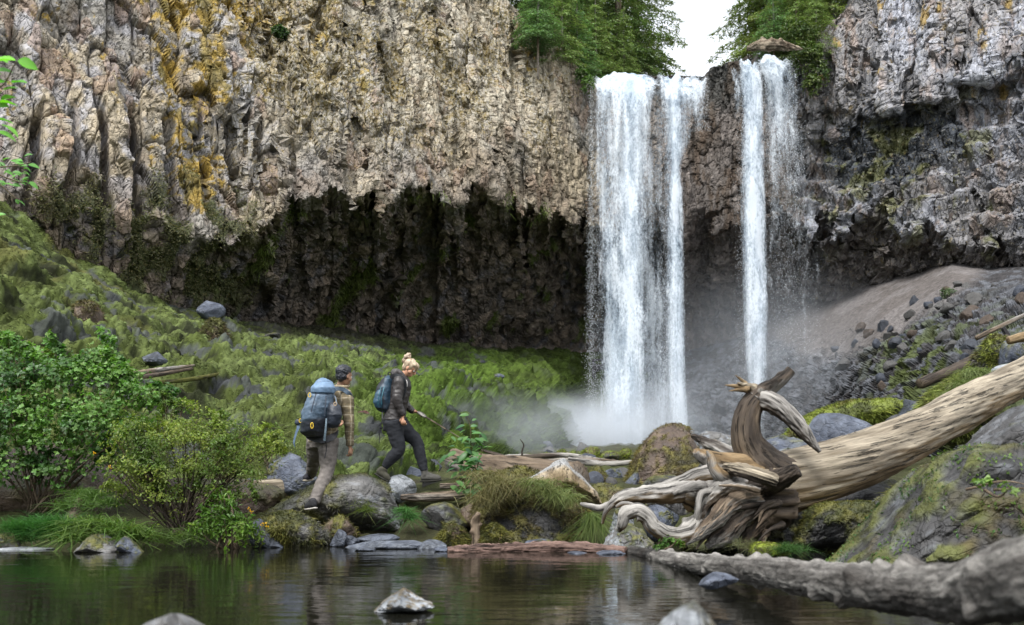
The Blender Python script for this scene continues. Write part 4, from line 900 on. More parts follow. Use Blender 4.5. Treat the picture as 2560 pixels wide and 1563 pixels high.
log('rust-brown split log on the far right edge of the bank', [(2520, 852, 20), (2570, 838, 20), (2640, 820, 20)], [.08, .1, .1], 'golden', 'brown', seed=34)
log('weathered log stranded on the brink of the right-hand fall', [(1868, 122, 49.5), (1900, 114, 49.6), (1950, 113, 50), (2005, 124, 50.4)], [.10, .24, .22, .05], 'brown', 'tan', seed=35, n=120, ring=36, rough=.35, groove=.5, knot=.5, bark=.3)
log('broken thin sapling trunk standing in the mist', [(1306, 1150, 21), (1305, 1130, 21), (1309, 1112, 21), (1300, 1098, 21)], [.022, .02, .014, .008], 'dark', None, seed=36, catg='twig', name='dead_twig', n=20, ring=8)

# broken log end with its peaked face
def broken_log():
    root = empty('broken_log', tuple(P(1340, 1240, 12.2)))
    tag(root, 'thick broken log end with a peaked pale face above the shaggy bank', 'log')
    path = [P(1130, 1150, 13.4), P(1240, 1180, 12.9), P(1340, 1200, 12.4), P(1440, 1210, 12.0)]
    wood('trunk', path, [.14, .22, .27, .27], 'brown', 'silver', parent=root, seed=41, n=80, ring=48, rough=.12, groove=.2)
    V, F = rock_shape(310, 5, 8, 30, .05)
    mn, mx = V.min(0), V.max(0); V = (V - mn) / (mx - mn)
    V[:, 2] *= np.interp(V[:, 0], [0, .3, .62, 1], [.75, .85, 1, .4])
    W, H = 250 / F_PX * 11.9, 140 / F_PX * 11.9
    V = (V - np.array([.5, .5, 0])) * np.array([W, W * .6, H]) + P(1380, 1285, 11.95)
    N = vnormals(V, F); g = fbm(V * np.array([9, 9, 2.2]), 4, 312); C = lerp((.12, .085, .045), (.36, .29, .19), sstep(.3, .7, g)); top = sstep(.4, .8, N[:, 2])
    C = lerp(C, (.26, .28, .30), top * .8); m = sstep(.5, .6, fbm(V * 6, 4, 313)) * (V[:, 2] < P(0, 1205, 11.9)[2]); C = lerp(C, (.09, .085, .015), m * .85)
    V = V + N * (.05 * (fbm(V * np.array([14, 14, 3]), 3, 314) - .5))[:, None]
    mesh_np('broken_face', V, F, M_WOOD, parent=root, col=C, attrs={'grain': V[:, [0, 1, 2]]})
broken_log()

# ------------------------------------------------------------------ the great driftwood tree
def driftwood():
    root = empty('driftwood_tree', tuple(P(1900, 1290, 10.2)))
    tag(root, 'great bleached driftwood tree with a curled upright root and tangled root plate', 'driftwood')
    w = lambda nm, pix, rad, k='silver', k2=None, s=1, **kw: wood(nm, [P(*p) for p in pix], rad, k, k2, parent=root, seed=s, **kw)
    w('trunk', [(1885, 1225, 10.1), (1960, 1208, 10.1), (2060, 1182, 10.3), (2170, 1142, 10.8), (2300, 1082, 11.7), (2430, 1010, 12.9), (2560, 940, 14.3), (2720, 850, 16.2)],
      [.33, .32, .30, .285, .27, .26, .25, .23], 'tan', 'golden', 51, n=240, ring=110, rough=.07, groove=.10, knot=.05, twist=.25)
    w('curled_root', [(1960, 1200, 10.0), (1905, 1155, 10.0), (1872, 1110, 10.0), (1866, 1060, 10.0), (1876, 1018, 10.0), (1898, 990, 10.0)], [.23, .19, .155, .138, .122, .11], 'dark', 'brown', 52, n=120, ring=64, rough=.08, groove=.14, knot=.05)
    w('root_fork', [(1890, 1000, 10.0), (1912, 976, 10.0), (1938, 962, 9.95), (1962, 942, 9.9), (1978, 926, 9.9)], [.11, .088, .068, .058, .05], 'dark', 'silver', 53, n=60, ring=36, rough=.16, knot=.3, groove=.15)
    w('root_fork', [(1898, 992, 10.0), (1880, 975, 10.0), (1862, 966, 9.95), (1845, 958, 9.9)], [.09, .06, .04, .012], 'tan', 'golden', 54, n=40, ring=28, rough=.2, groove=.3, ends=(.2, 1))
    for (a, b_, k, s_) in (((1872, 974, 9.93), (1812, 963, 9.85), .034, 55), ((1874, 970, 9.95), (1838, 938, 9.9), .026, 56), ((1868, 976, 9.92), (1822, 978, 9.85), .026, 57)):
        w('splinter', [a, ((a[0] + b_[0]) / 2, (a[1] + b_[1]) / 2 - 2, a[2]), b_], [k, k * .7, .003], 'golden', None, s_, n=14, ring=8, rough=.2)
    w('drooping_root', [(1895, 1000, 10.0), (1925, 1004, 9.9), (1955, 1022, 9.8), (1990, 1058, 9.7), (2020, 1094, 9.65), (2050, 1130, 9.6)], [.10, .095, .09, .075, .055, .018], 'silver', 'dark', 58, n=100, ring=44, rough=.1, groove=.22, knot=.08)
    w('root', [(1905, 1180, 10.0), (1840, 1165, 9.95), (1790, 1155, 9.9), (1755, 1140, 9.85), (1738, 1128, 9.8)], [.17, .13, .10, .07, .03], 'golden', 'silver', 59, n=70, ring=40, rough=.14, knot=.15)
    w('root', [(1890, 1190, 10.0), (1815, 1185, 9.9), (1750, 1195, 9.8), (1690, 1218, 9.8), (1620, 1234, 9.9), (1560, 1240, 10), (1520, 1262, 10)], [.15, .11, .085, .075, .062, .05, .03], 'silver', 'golden', 60, n=130, ring=44, rough=.18, groove=.16, wob=.45, knot=.25)
    w('root', [(1800, 1245, 9.9), (1735, 1240, 9.75), (1680, 1238, 9.7), (1620, 1240, 9.7), (1565, 1245, 9.75), (1530, 1260, 9.75), (1512, 1285, 9.75), (1506, 1310, 9.8)], [.16, .13, .10, .08, .06, .035, .022, .012], 'silver', 'golden', 61, n=140, ring=44, rough=.18, groove=.16, wob=.45, knot=.25)
    w('root', [(1540, 1258, 9.8), (1500, 1270, 9.8), (1470, 1264, 9.8), (1452, 1260, 9.85)], [.045, .034, .026, .016], 'silver', None, 62, n=50, ring=20, rough=.15)
    w('hooked_root', [(1790, 1275, 9.9), (1750, 1310, 9.7), (1710, 1335, 9.55), (1665, 1338, 9.5), (1635, 1318, 9.5), (1612, 1290, 9.5), (1588, 1278, 9.5), (1565, 1290, 9.5), (1556, 1312, 9.5), (1548, 1328, 9.55)], [.14, .10, .085, .082, .08, .075, .07, .06, .045, .022], 'silver', 'golden', 63, n=200, ring=56, rough=.2, groove=.16, wob=.5, knot=.35)
    w('root', [(1596, 1280, 9.5), (1580, 1264, 9.5), (1556, 1260, 9.5), (1540, 1268, 9.5)], [.045, .03, .024, .014], 'silver', 'golden', 64, n=40, ring=18, rough=.18)
    w('root', [(1850, 1225, 9.8), (1800, 1225, 9.65), (1765, 1250, 9.6), (1750, 1290, 9.6), (1748, 1330, 9.6)], [.14, .11, .075, .05, .018], 'silver', 'brown', 65, n=90, ring=40, rough=.15, groove=.2, wob=.3)
    w('root', [(1880, 1250, 9.8), (1830, 1262, 9.6), (1790, 1300, 9.5), (1750, 1335, 9.5), (1715, 1362, 9.5)], [.12, .10, .08, .05, .015], 'brown', 'silver', 66, n=110, ring=60, rough=.2, groove=.35, wob=.3)
    w('root', [(1900, 1260, 9.9), (1850, 1290, 9.7), (1800, 1335, 9.6), (1765, 1365, 9.6)], [.16, .13, .10, .03], 'dark', 'silver', 67, n=90, ring=50, rough=.22, groove=.3, wob=.3)
    w('root', [(1920, 1270, 9.9), (1890, 1310, 9.8), (1865, 1345, 9.7), (1850, 1375, 9.7)], [.15, .10, .06, .02], 'dark', 'brown', 68, n=70, ring=40, rough=.22, groove=.25)
    w('root', [(1780, 1230, 9.6), (1752, 1235, 9.5), (1745, 1270, 9.45), (1742, 1300, 9.45)], [.05, .034, .026, .01], 'silver', None, 69, n=50, ring=18, rough=.15)
    w('broken_limb', [(1815, 1168, 9.7), (1850, 1176, 9.55), (1900, 1190, 9.4), (1940, 1204, 9.4)], [.055, .085, .09, .08], 'tan', 'dark', 70, n=70, ring=44, rough=.15, groove=.3, flat=.75)
    w('burnt_stub', [(1920, 1210, 9.7), (1955, 1196, 9.5), (1985, 1178, 9.4), (1996, 1172, 9.38)], [.12, .095, .075, .05], 'dark', None, 71, n=60, ring=44, rough=.25, knot=.4, groove=.25)
    w('splinter', [(1798, 1213, 9.5), (1850, 1214, 9.4), (1900, 1226, 9.4)], [.012, .026, .03], 'silver', 'brown', 72, n=40, ring=16, rough=.2, groove=.3)
    w('root', [(1830, 1200, 9.8), (1800, 1190, 9.6), (1782, 1165, 9.6), (1778, 1142, 9.6), (1768, 1126, 9.6)], [.10, .065, .05, .04, .015], 'golden', 'silver', 73, n=60, ring=30, rough=.2, knot=.2)
    w('root', [(1760, 1215, 9.6), (1730, 1218, 9.5), (1700, 1228, 9.45), (1684, 1236, 9.45)], [.05, .045, .04, .02], 'silver', 'dark', 74, n=40, ring=24, rough=.3, knot=.3)
    # torn root plate: splayed shreds
    r = np.random.default_rng(9)
    for i in range(12):
        x, y = r.uniform(1760, 1960), r.uniform(1250, 1330); dx, dy = r.uniform(-90, -15), r.uniform(15, 60)
        w('rootlet', [(x, y, 9.7), (x + dx * .5, y + dy * .35 + r.uniform(-6, 6), 9.55), (x + dx, y + dy, 9.5)], [r.uniform(.02, .05), r.uniform(.012, .03), .004], ('brown', 'dark', 'dark')[i % 3], None, 80 + i, n=24, ring=10, rough=.25, wob=.5)
    w('root_plate', [(1860, 1232, 10.2), (1910, 1240, 10.05), (1960, 1240, 10.1)], [.24, .34, .30], 'dark', 'brown', 99, n=60, ring=70, rough=.3, groove=.35, knot=.3)
driftwood()
# ------------------------------------------------------------------ vegetation
def unit(v): return v / (np.linalg.norm(v, axis=-1, keepdims=True) + 1e-9)

def leaves(Pt, N, size, seed, colr, shape='oval', jit=.3, fold=.25, ratio=.5):
    """leaf blades at Pt with face normals N -> V, F (quads), C"""
    r = np.random.default_rng(seed); n = len(Pt); N = unit(N); size = np.broadcast_to(size, (n,))
    T = unit(np.cross(N, r.normal(size=(n, 3)))); B = np.cross(N, T)
    if shape == 'lobed':      # five-lobed, quads fanning from the stalk
        pts = [(0, 0), (.35, -.50), (.62, -.28), (.55, -.18), (1.0, 0), (.55, .18), (.62, .28), (.35, .50)]
        quads = [(0, 1, 2, 3), (0, 3, 4, 5), (0, 5, 6, 7)]; ys = {1: .12, 2: .06, 6: .06, 7: .12, 4: -.12}
    elif shape == 'needle':
        pts = [(0, -.06), (.5, -.13), (1, 0), (.5, .13)]; quads = [(0, 1, 2, 3)]; ys = {2: -.1}
    else:
        pts = [(0, 0), (.30, -ratio * .5), (.72, -ratio * .36), (1, 0), (.72, ratio * .36), (.30, ratio * .5)]
        quads = [(0, 1, 2, 3), (0, 3, 4, 5)]; ys = {1: fold * .4, 2: fold * .3, 4: fold * .3, 5: fold * .4, 3: -.12}
    V = np.stack([Pt + (T * x + B * y + N * ys.get(k, 0)) * size[:, None] for k, (x, y) in enumerate(pts)], 1)
    m = len(pts); base = (np.arange(n) * m)[:, None]
    F = np.concatenate([base + np.array(q) for q in quads])
    c = np.asarray(colr, float); c = np.broadcast_to(c, (n, 3)) * (1 + jit * 2 * (r.random((n, 1)) - .5)) * (1 + .2 * (r.random((n, 3)) - .5))
    return V.reshape(-1, 3), F, np.repeat(c[:, None], m, 1).reshape(-1, 3)

def conifer_mesh(seed, H, L0, z0, nbr, per, dens_low=1.6, spray=.30, colr=(.085, .135, .045), power=.75):
    r = np.random.default_rng(seed); P0, N0, S0, tw = [], [], [], []
    z = z0 + (H - z0) * r.random(nbr) ** dens_low
    for k in range(nbr):
        t = (z[k] - z0) / (H - z0); L = L0 * (1 - t) ** power * r.uniform(.6, 1.15) + .15; a = r.uniform(0, 6.283)
        d = np.array([math.cos(a), math.sin(a), 0]); s = np.linspace(0, 1, 6)[:, None]
        pl = np.array([0, 0, z[k]]) + d * L * s + np.array([0, 0, 1]) * (L * (.12 * s - (.30 + r.uniform(0, .25)) * s ** 2))
        tw.append(pl)
        m = max(6, int(per * L / L0)); u = r.random(m) ** .7 * .95 + .05
        i = (u * 4.999).astype(int); f = (u * 5 - i)[:, None]; q = pl[i] * (1 - f) + pl[i + 1] * f
        side = np.array([-d[1], d[0], 0]); w = (L * .30 * (1 - u) + .12)[:, None] * r.normal(size=(m, 1)) * .8
        q = q + side * w + np.array([0, 0, -1]) * np.abs(w) * .35 + r.normal(size=(m, 3)) * .04
        P0.append(q); N0.append(np.tile([0, 0, 1.], (m, 1)) + d * .35 + r.normal(size=(m, 3)) * .35); S0.append(spray * r.uniform(.5, 1.2, m))
    P0, N0, S0 = np.concatenate(P0), np.concatenate(N0), np.concatenate(S0)
    g = fbm(P0 * .9, 3, seed)[:, None] * 1.4
    V, F, C = leaves(P0, N0, S0, seed, np.asarray(colr) * (.6 + .9 * g), 'needle', .35)
    T = np.array(tw); n = len(T); hw = np.array([0, 0, .018]); A, B = T - hw, T + hw
    TV = np.stack([A, B], 2).reshape(n, -1, 3); base = (np.arange(n) * 12)[:, None]
    TF = np.concatenate([base + np.array([2 * k, 2 * k + 2, 2 * k + 3, 2 * k + 1]) for k in range(5)]); TC = np.full((n * 12, 3), (.05, .035, .022))
    return (V, F, C), (TV.reshape(-1, 3), TF, TC)

def make_tree_proto(seed, H, L0, z0, nbr, per, rad, **k):
    crown, tw = conifer_mesh(seed, H, L0, z0, nbr, per, **k)
    c = mesh_np('crown', *crown[:2], M_NEEDLE, col=crown[2]); b = mesh_np('branches', *tw[:2], M_BARK, col=tw[2])
    V, F, G, Hh = tube([(0, 0, -2.5), (0, 0, H * .3), (.1, 0, H * .7), (0, 0, H)], [rad, rad * .85, rad * .4, .03], 40, 12, seed, rough=.1)
    t = mesh_np('trunk', V, F, M_BARK, col=wood_col(V, G, Hh, 'brown', seed, 'silver'), attrs={'grain': G}, smooth=True)
    ds = (c.data, b.data, t.data)
    for o in (c, b, t): bpy.data.objects.remove(o)
    return ds
BIG = [make_tree_proto(601, 22, 3.3, .6, 230, 210, .24, colr=(.11, .16, .07)), make_tree_proto(602, 20, 3.0, 1.6, 190, 210, .2, colr=(.13, .18, .075)), make_tree_proto(603, 24, 3.6, 0, 230, 210, .26, colr=(.17, .21, .08))]
SMALL = [make_tree_proto(611, 5.5, 1.7, .1, 150, 110, .07, spray=.2, colr=(.12, .20, .09)), make_tree_proto(612, 7.5, 2.0, .2, 170, 120, .09, spray=.22, colr=(.17, .23, .09))]

def tree(proto, px, Y, rz, label, group, s=1.0, dz=0.0, py=None, name='fir_tree'):
    py = float(xi(px, TOPL)) if py is None else py
    loc = P(px, py, Y); root = empty(name, (loc[0], loc[1], loc[2] + dz)); root.rotation_euler = (0, 0, rz); root.scale = (s, s, s)
    tag(root, label, 'tree', group)
    for nm, d in zip(('crown', 'branches', 'trunk'), proto):
        o = bpy.data.objects.new(nm, d); COL.objects.link(o); o.parent = root
        if nm != 'trunk': o['kind'] = 'stuff'
    return root
g1, g2_ = 'conifers above the cliff left of the falls', 'conifers above the cliff right of the falls'
for a in [(0, 1318, 57, .3, 'tall dark conifer with a bare trunk, leftmost above the rounded cliff edge', g1, 1, -1, 70), (1, 1400, 60, 2.2, 'tall dark conifer second from the left on the cliff top', g1, 1, 0, 150),
          (1, 1462, 62, 1.1, 'conifer with a straight grey trunk rising behind the left cliff edge', g1, 1.05, 0, 190), (0, 1545, 64, 4.0, 'broad conifer standing over the brink of the main fall', g1, 1, 0, 190),
          (2, 1590, 69, .8, 'conifer whose drooping boughs reach towards the white sky gap', g1, 1, 0, 190), (2, 1350, 68, 3.3, 'farther dark conifer behind the leftmost pair', g1, 1.1, 0, 110),
          (2, 1925, 60, 1.9, 'sunlit conifer next to the sky gap above the right-hand fall', g2_, 1, 0, 130), (1, 1960, 62, .4, 'pale green conifer behind the stranded log', g2_, 1, 0, 120), (2, 2030, 58, 2.9, 'sunlit conifer leaning over the right cliff edge', g2_, .95, 0, 110),
          (0, 2075, 66, 4.4, 'dark conifer behind the right cliff edge', g2_, 1, 0, 90), (0, 1990, 74, 4.9, 'farther shaded conifer right of the sky gap', g2_, 1.05, 0, 130)]:
    tree(BIG[a[0]], *a[1:6], s=a[6], dz=a[7], py=a[8])
for a in [(0, 1345, 51, .5, 'young light green conifer at the left cliff edge, highest of the row', g1, .8, 100), (1, 1405, 53, 1.5, 'young conifer in the middle of the row along the left cliff edge', g1, .8, 165), (0, 1445, 54, 2.5, 'young feathery conifer just left of the waterfall brink', g1, .9, 205), (1, 1490, 57, 3.9, 'young conifer right behind the brink of the main fall', g1, .7, 188),
          (0, 1935, 54, 3.5, 'small bright conifer directly behind the stranded log', g2_, .8, 128), (1, 1990, 54, 5.5, 'small bushy conifer at the right end of the stranded log', g2_, .75, 150), (1, 2040, 53, .9, 'bushy conifer hanging over the right cliff edge', g2_, .6, 140), (1, 1560, 60, 2.0, 'low conifer peeping over the main fall', g1, .55, 188), (0, 1390, 56, 2.9, 'pale young conifer behind the middle of the left row', g1, 1.1, 150)]:
    tree(SMALL[a[0]], *a[1:6], s=a[6], py=a[7])

# ---- leafy shrubs
def blob_points(blobs, n, seed, shell=.55, under=.35):
    """points in a union of ellipsoids given as (px, py, Y, rx px, ry px, depth m)"""
    r = np.random.default_rng(seed); w = np.array([b[3] * b[4] + 250 for b in blobs], float); k = r.choice(len(blobs), n, p=w / w.sum())
    b = np.array(blobs, float)[k]; d = unit(r.normal(size=(n, 3))); rad = shell + (1 - shell) * r.random(n) ** .7
    d[:, 2] = np.where((d[:, 2] < 0) & (r.random(n) > under), -d[:, 2], d[:, 2])
    c = P(b[:, 0], b[:, 1], b[:, 2]); s = np.stack([b[:, 3] / F_PX * b[:, 2], b[:, 5], b[:, 4] / F_PX * b[:, 2]], 1)
    p = c + d * rad[:, None] * s
    p += (np.stack([fbm(p * 4, 3, seed + j) for j in range(3)], -1) - .5) * .35
    keep = fbm(p * 5.5, 3, seed + 9) > .42
    return p[keep], d[keep]

def shrub(label, name, base, blobs, n, size, shape, colA, colB, seed, stems, jit=.3, twig=0, stemcol='brown', shell=.5, ratio=.5, up=.6):
    loc = P(*base); root = empty(name, tuple(loc)); tag(root, label, 'shrub')
    if twig > 300:      # stray shoots break the outline
        q = np.random.default_rng(seed + 50); more = []
        for _ in range(46):
            b = blobs[q.integers(len(blobs))]; a = q.uniform(-.3, 3.44); k = q.uniform(.95, 1.25)
            more.append((b[0] + math.cos(a) * b[3] * k, b[1] - math.sin(a) * b[4] * k, b[2] - .1, q.uniform(7, 15), q.uniform(8, 20), .08))
        blobs = list(blobs) + more
    p, d = blob_points(blobs, n, seed, shell); r = np.random.default_rng(seed + 3)
    N = d * .7 + np.array([0, -.15, up]) + r.normal(size=p.shape) * .45
    g = fbm(p * 3, 3, seed + 5); c = lerp(colA, colB, sstep(.35, .65, g))
    V, F, C = leaves(p, N, size * r.uniform(.55, 1.25, len(p)), seed, c, shape, jit, ratio=ratio)
    tag(mesh_np('foliage', V, F, M_LEAF, parent=root, col=C), kind='stuff')
    tips = p[r.choice(len(p), stems)]
    for q in tips:
        b0 = loc + np.array([r.uniform(-.12, .12), r.uniform(-.1, .1), 0]); mid = b0 * .45 + q * .55 + np.array([0, 0, .12]) * r.uniform(-.5, 1)
        wood('stem', [b0, mid, q], [.012, .008, .003], stemcol, None, parent=root, seed=int(r.integers(999)), mat=M_BARK, n=14, ring=6, rough=.1, knot=0, groove=0)
    if twig:
        tp = p[r.choice(len(p), twig)]; dd = unit(tp - loc + r.normal(size=tp.shape) * .2)
        bV, bF, bC = blades(tp - dd * .25, dd, .3 + 0 * tp[:, 0], .006, seed, .1, 2, np.array((.05, .035, .02)))
        tag(mesh_np('twigs', bV, bF, M_BLADE, parent=root, col=bC), kind='stuff')
    return root
shrub('big dark green lobed-leaved bush overhanging the left shore', 'bush', (90, 1290, 12.4), [(-120, 990, 12.4, 130, 100, .6), (40, 960, 12.4, 120, 95, .6), (180, 950, 12.3, 120, 80, .6), (290, 985, 12.2, 90, 80, .5), (60, 1060, 12.1, 150, 80, .5), (220, 1065, 12.0, 120, 75, .5), (370, 1015, 12.0, 75, 65, .4), (10, 905, 12.6, 60, 50, .4), (250, 905, 12.4, 60, 40, .35), (-60, 1120, 12.2, 110, 60, .5), (140, 880, 12.4, 26, 22, .1), (30, 862, 12.5, 22, 26, .1), (300, 905, 12.3, 34, 20, .1), (420, 980, 12.0, 26, 22, .1), (340, 940, 12.1, 34, 20, .1), (440, 1030, 11.9, 20, 26, .1), (330, 1090, 12, 70, 60, .4), (120, 1110, 12.1, 120, 50, .4), (0, 1170, 12.1, 110, 50, .4), (260, 1150, 12.2, 90, 50, .4), (130, 1180, 12.2, 90, 40, .4)],
      20000, .064, 'lobed', (.045, .115, .025), (.11, .22, .04), 701, 26, twig=500, shell=.25, jit=.4)
shrub('yellow-green small-leaved bush fanning out from dark stems on the left shore', 'bush', (450, 1345, 11.3), [(350, 1120, 11.4, 95, 80, .4), (450, 1110, 11.4, 110, 75, .45), (550, 1120, 11.4, 110, 65, .45), (630, 1140, 11.5, 70, 45, .35), (400, 1200, 11.3, 95, 65, .4), (520, 1190, 11.3, 100, 55, .4), (610, 1195, 11.3, 55, 35, .3), (330, 1180, 11.3, 60, 60, .3), (590, 1075, 11.6, 60, 35, .3), (660, 1110, 11.8, 40, 30, .2), (470, 1045, 11.7, 70, 45, .3), (320, 1085, 11.8, 50, 50, .3), (300, 1240, 11.5, 40, 40, .3), (420, 1262, 11.3, 70, 40, .3), (560, 1250, 11.3, 60, 30, .3), (690, 1100, 11.8, 22, 14, .1), (655, 1070, 11.8, 26, 14, .1), (545, 1030, 11.7, 26, 18, .1), (430, 1000, 11.7, 30, 22, .1)],
      22000, .038, 'oval', (.075, .13, .018), (.20, .255, .042), 702, 46, twig=700, stemcol='dark', shell=.3)
shrub('small light green bush behind the hiker carrying the large pack', 'bush', (690, 1220, 13.8), [(690, 1125, 13.8, 40, 35, .25), (730, 1140, 13.9, 30, 25, .2), (650, 1100, 13.8, 30, 25, .2)], 900, .04, 'oval', (.07, .11, .018), (.14, .18, .03), 703, 8)
shrub('tuft of bright weeds at the left edge above the dark green bush', 'bush', (10, 960, 13.5), [(10, 880, 13.5, 32, 35, .2), (100, 880, 13.4, 14, 26, .12)], 420, .07, 'lobed', (.07, .12, .02), (.13, .17, .03), 704, 6)
shrub('green bush clinging high on the pale cliff face', 'bush', (700, 100, 42.3), [(700, 86, 42.6, 22, 20, .5)], 900, .16, 'oval', (.03, .065, .018), (.05, .09, .02), 705, 4)
shrub('bright green shrub on the brink beside the left edge of the waterfall', 'bush', (1475, 235, 51.5), [(1472, 215, 51.6, 18, 22, .5), (1455, 190, 52, 18, 16, .4)], 900, .16, 'oval', (.05, .11, .02), (.08, .14, .03), 706, 4)
shrub('bushy greenery spilling over the right cliff edge beside the trickles', 'bush', (2020, 190, 52.3), [(2010, 150, 52.3, 45, 45, .8), (2045, 190, 52.2, 30, 40, .6), (2000, 90, 52.6, 50, 40, .8), (2030, 215, 52, 24, 30, .5)], 4200, .17, 'oval', (.05, .085, .022), (.10, .135, .035), 707, 6)
shrub('grey leafless twiggy bush at the corner of the right cliff', 'bush', (2065, 130, 52), [(2065, 95, 52, 30, 45, .6)], 60, .1, 'oval', (.16, .15, .13), (.2, .18, .15), 708, 14, twig=300, stemcol='silver')
shrub('low green seedling beneath the hooked root', 'bush', (1690, 1372, 9.4), [(1688, 1356, 9.4, 26, 14, .1), (1665, 1368, 9.4, 18, 8, .08)], 160, .035, 'lobed', (.05, .12, .02), (.08, .16, .02), 709, 4)
shrub('leafy weeds growing on the huge mossy boulder', 'bush', (2450, 1225, 6.9), [(2425, 1212, 6.85, 22, 10, .06), (2500, 1232, 6.8, 28, 12, .06), (2560, 1230, 6.8, 20, 14, .06)], 60, .06, 'lobed', (.08, .16, .03), (.14, .22, .05), 710, 3)
shrub('small grey-green shrub alone on the tan scree', 'bush', (2370, 750, 43), [(2370, 738, 43, 18, 14, .4)], 500, .12, 'oval', (.05, .085, .04), (.08, .12, .05), 711, 3)

# broad-leaved plants with yellow flowers at the shore
def flowering():
    root = shrub('broad-leaved bright green plants dipping into the pool', 'water_plant', (570, 1372, 10.95), [(540, 1300, 11, 55, 40, .2), (590, 1330, 10.9, 50, 38, .2), (510, 1340, 11, 40, 30, .15), (620, 1345, 10.9, 26, 26, .12), (560, 1262, 11.1, 50, 25, .2)], 1500, .062, 'oval', (.06, .13, .015), (.13, .22, .03), 720, 22, ratio=.38, up=.35)
    for i, (px, py) in enumerate([(623, 1272), (628, 1280), (662, 1308), (668, 1316), (655, 1312), (274, 1168), (236, 1133)]):
        fl = empty('yellow_flower', tuple(P(px, py, 10.85))); tag(fl, ['yellow flower atop the shore plants, upper cluster', 'yellow flower just under the upper cluster', 'yellow flower of the lower right cluster, highest there', 'yellow flower lowest at the right', 'yellow flower of the lower right cluster, leftmost there', 'lone yellow flower against the dark bush hollow', 'yellow flower deep in the dark green bush'][i], 'flower', 'yellow flowers on the left shore')
        k = 6; a = np.arange(k) * 6.283 / k; c = P(px, py, 10.85); pt = np.tile(c, (k, 1)); n = np.stack([np.cos(a) * .5, -.8 + 0 * a, np.sin(a) * .5], 1)
        V, F, C = leaves(pt + np.stack([np.cos(a), 0 * a, np.sin(a)], 1) * .008, n, .022, 5 + i, (.62, .36, .01), 'oval'); mesh_np('petals', V, F, M_LEAF, parent=fl, col=C)
        wood('stem', [c, c + np.array([-.03, 0, -.12]), P(px - 20, py + 60, 10.95)], [.003, .003, .004], 'mossy', None, parent=fl, seed=i, n=8, ring=5, knot=0, groove=0)
flowering()

# ---- grass
def grass(label, name, blobs, n, length, width, colA, colB, seed, droop=.6, spread=.5, segs=4, up=(0, -.1, 1), cat_='grass'):
    """tufts rooted on short lines: blobs = (px, py, Y, spread px)"""
    r = np.random.default_rng(seed); b = np.array(blobs, float)[r.integers(len(blobs), size=n)]
    p = P(b[:, 0] + r.normal(size=n) * b[:, 3], b[:, 1] + r.normal(size=n) * b[:, 3] * .2, b[:, 2] + r.normal(size=n) * b[:, 3] / 400)
    D = np.array(up) + r.normal(size=(n, 3)) * spread
    c = lerp(colA, colB, r.random(n)); V, F, C = blades(p, D, length * r.uniform(.45, 1.15, n), width * r.uniform(.6, 1.2, n), seed, droop, segs, c, .2)
    loc = P(*blobs[0][:3]); o = mesh_np(name, V - loc, F, M_GRASS, col=C); o.location = tuple(loc)
    return tag(o, label, cat_, kind='stuff' if cat_ == 'grass' else None)
G1, G2 = (.035, .10, .015), (.09, .19, .03)
grass('fine bright green grass clump on the left shore', 'grass', [(70, 1345, 11.0, 22), (110, 1340, 11.1, 24), (150, 1335, 11.1, 22), (40, 1350, 11.0, 20)], 3600, .48, .006, (.025, .10, .02), (.06, .17, .035), 801, .7, .35)
grass('long arching grass over the left shore rocks', 'grass', [(200, 1320, 11.0, 24), (250, 1320, 11.0, 24), (300, 1330, 10.9, 24), (340, 1345, 10.9, 20), (180, 1350, 10.9, 20)], 900, .46, .014, (.05, .11, .02), (.14, .21, .05), 802, 1.0, .5)
grass('rough grass at the far left of the shore', 'grass', [(-60, 1340, 11.0, 40), (0, 1350, 11.0, 30), (30, 1345, 11.2, 25)], 1200, .32, .008, (.04, .09, .02), (.10, .16, .04), 803, .8, .5)
grass('grass above the earthy hump on the left shore', 'grass', [(180, 1268, 11.5, 22), (230, 1245, 11.6, 26), (270, 1262, 11.4, 24), (210, 1240, 11.7, 20)], 900, .30, .009, (.05, .11, .02), (.10, .17, .04), 804, .9, .55)
grass('grass under the yellow-green bush at the waterline', 'grass', [(480, 1340, 11.1, 30), (430, 1350, 11.0, 30), (520, 1320, 11.2, 25)], 500, .24, .007, (.05, .10, .02), (.10, .15, .03), 805, .9, .6)
grass('spiky grass tuft growing on the broad grey boulder', 'grass_tuft', [(895, 1262, 11.75, 14), (915, 1278, 11.7, 10)], 420, .17, .005, (.06, .10, .02), (.15, .18, .04), 806, .6, .8, cat_='grass tuft')
grass('fresh green grass tuft hanging right of the broad grey boulder', 'grass_tuft', [(1010, 1280, 11.8, 10), (1025, 1295, 11.8, 10)], 600, .20, .005, (.04, .12, .03), (.08, .20, .05), 807, .9, .7, cat_='grass tuft')
grass('dry matted grass hanging from the shaggy bank, left clump', 'grass_tuft', [(1215, 1185, 11.65, 30), (1245, 1215, 11.5, 26), (1215, 1240, 11.5, 24), (1290, 1200, 11.5, 30)], 2200, .13, .007, (.10, .095, .035), (.20, .18, .08), 808, 1.4, .8, up=(0, -.6, .3), cat_='grass tuft')
grass('green grass tuft hanging from the middle of the shaggy bank', 'grass_tuft', [(1350, 1205, 11.35, 26), (1385, 1225, 11.35, 22), (1410, 1240, 11.3, 20)], 1300, .13, .007, (.08, .11, .03), (.18, .21, .07), 809, 1.3, .9, up=(0, -.6, .3), cat_='grass tuft')
grass('thin green grass hanging down at the right end of the shaggy bank', 'grass_tuft', [(1480, 1285, 11.3, 12), (1492, 1300, 11.3, 10)], 500, .26, .005, (.06, .10, .02), (.12, .16, .04), 810, 1.8, .3, up=(0, -.3, -.2), cat_='grass tuft')
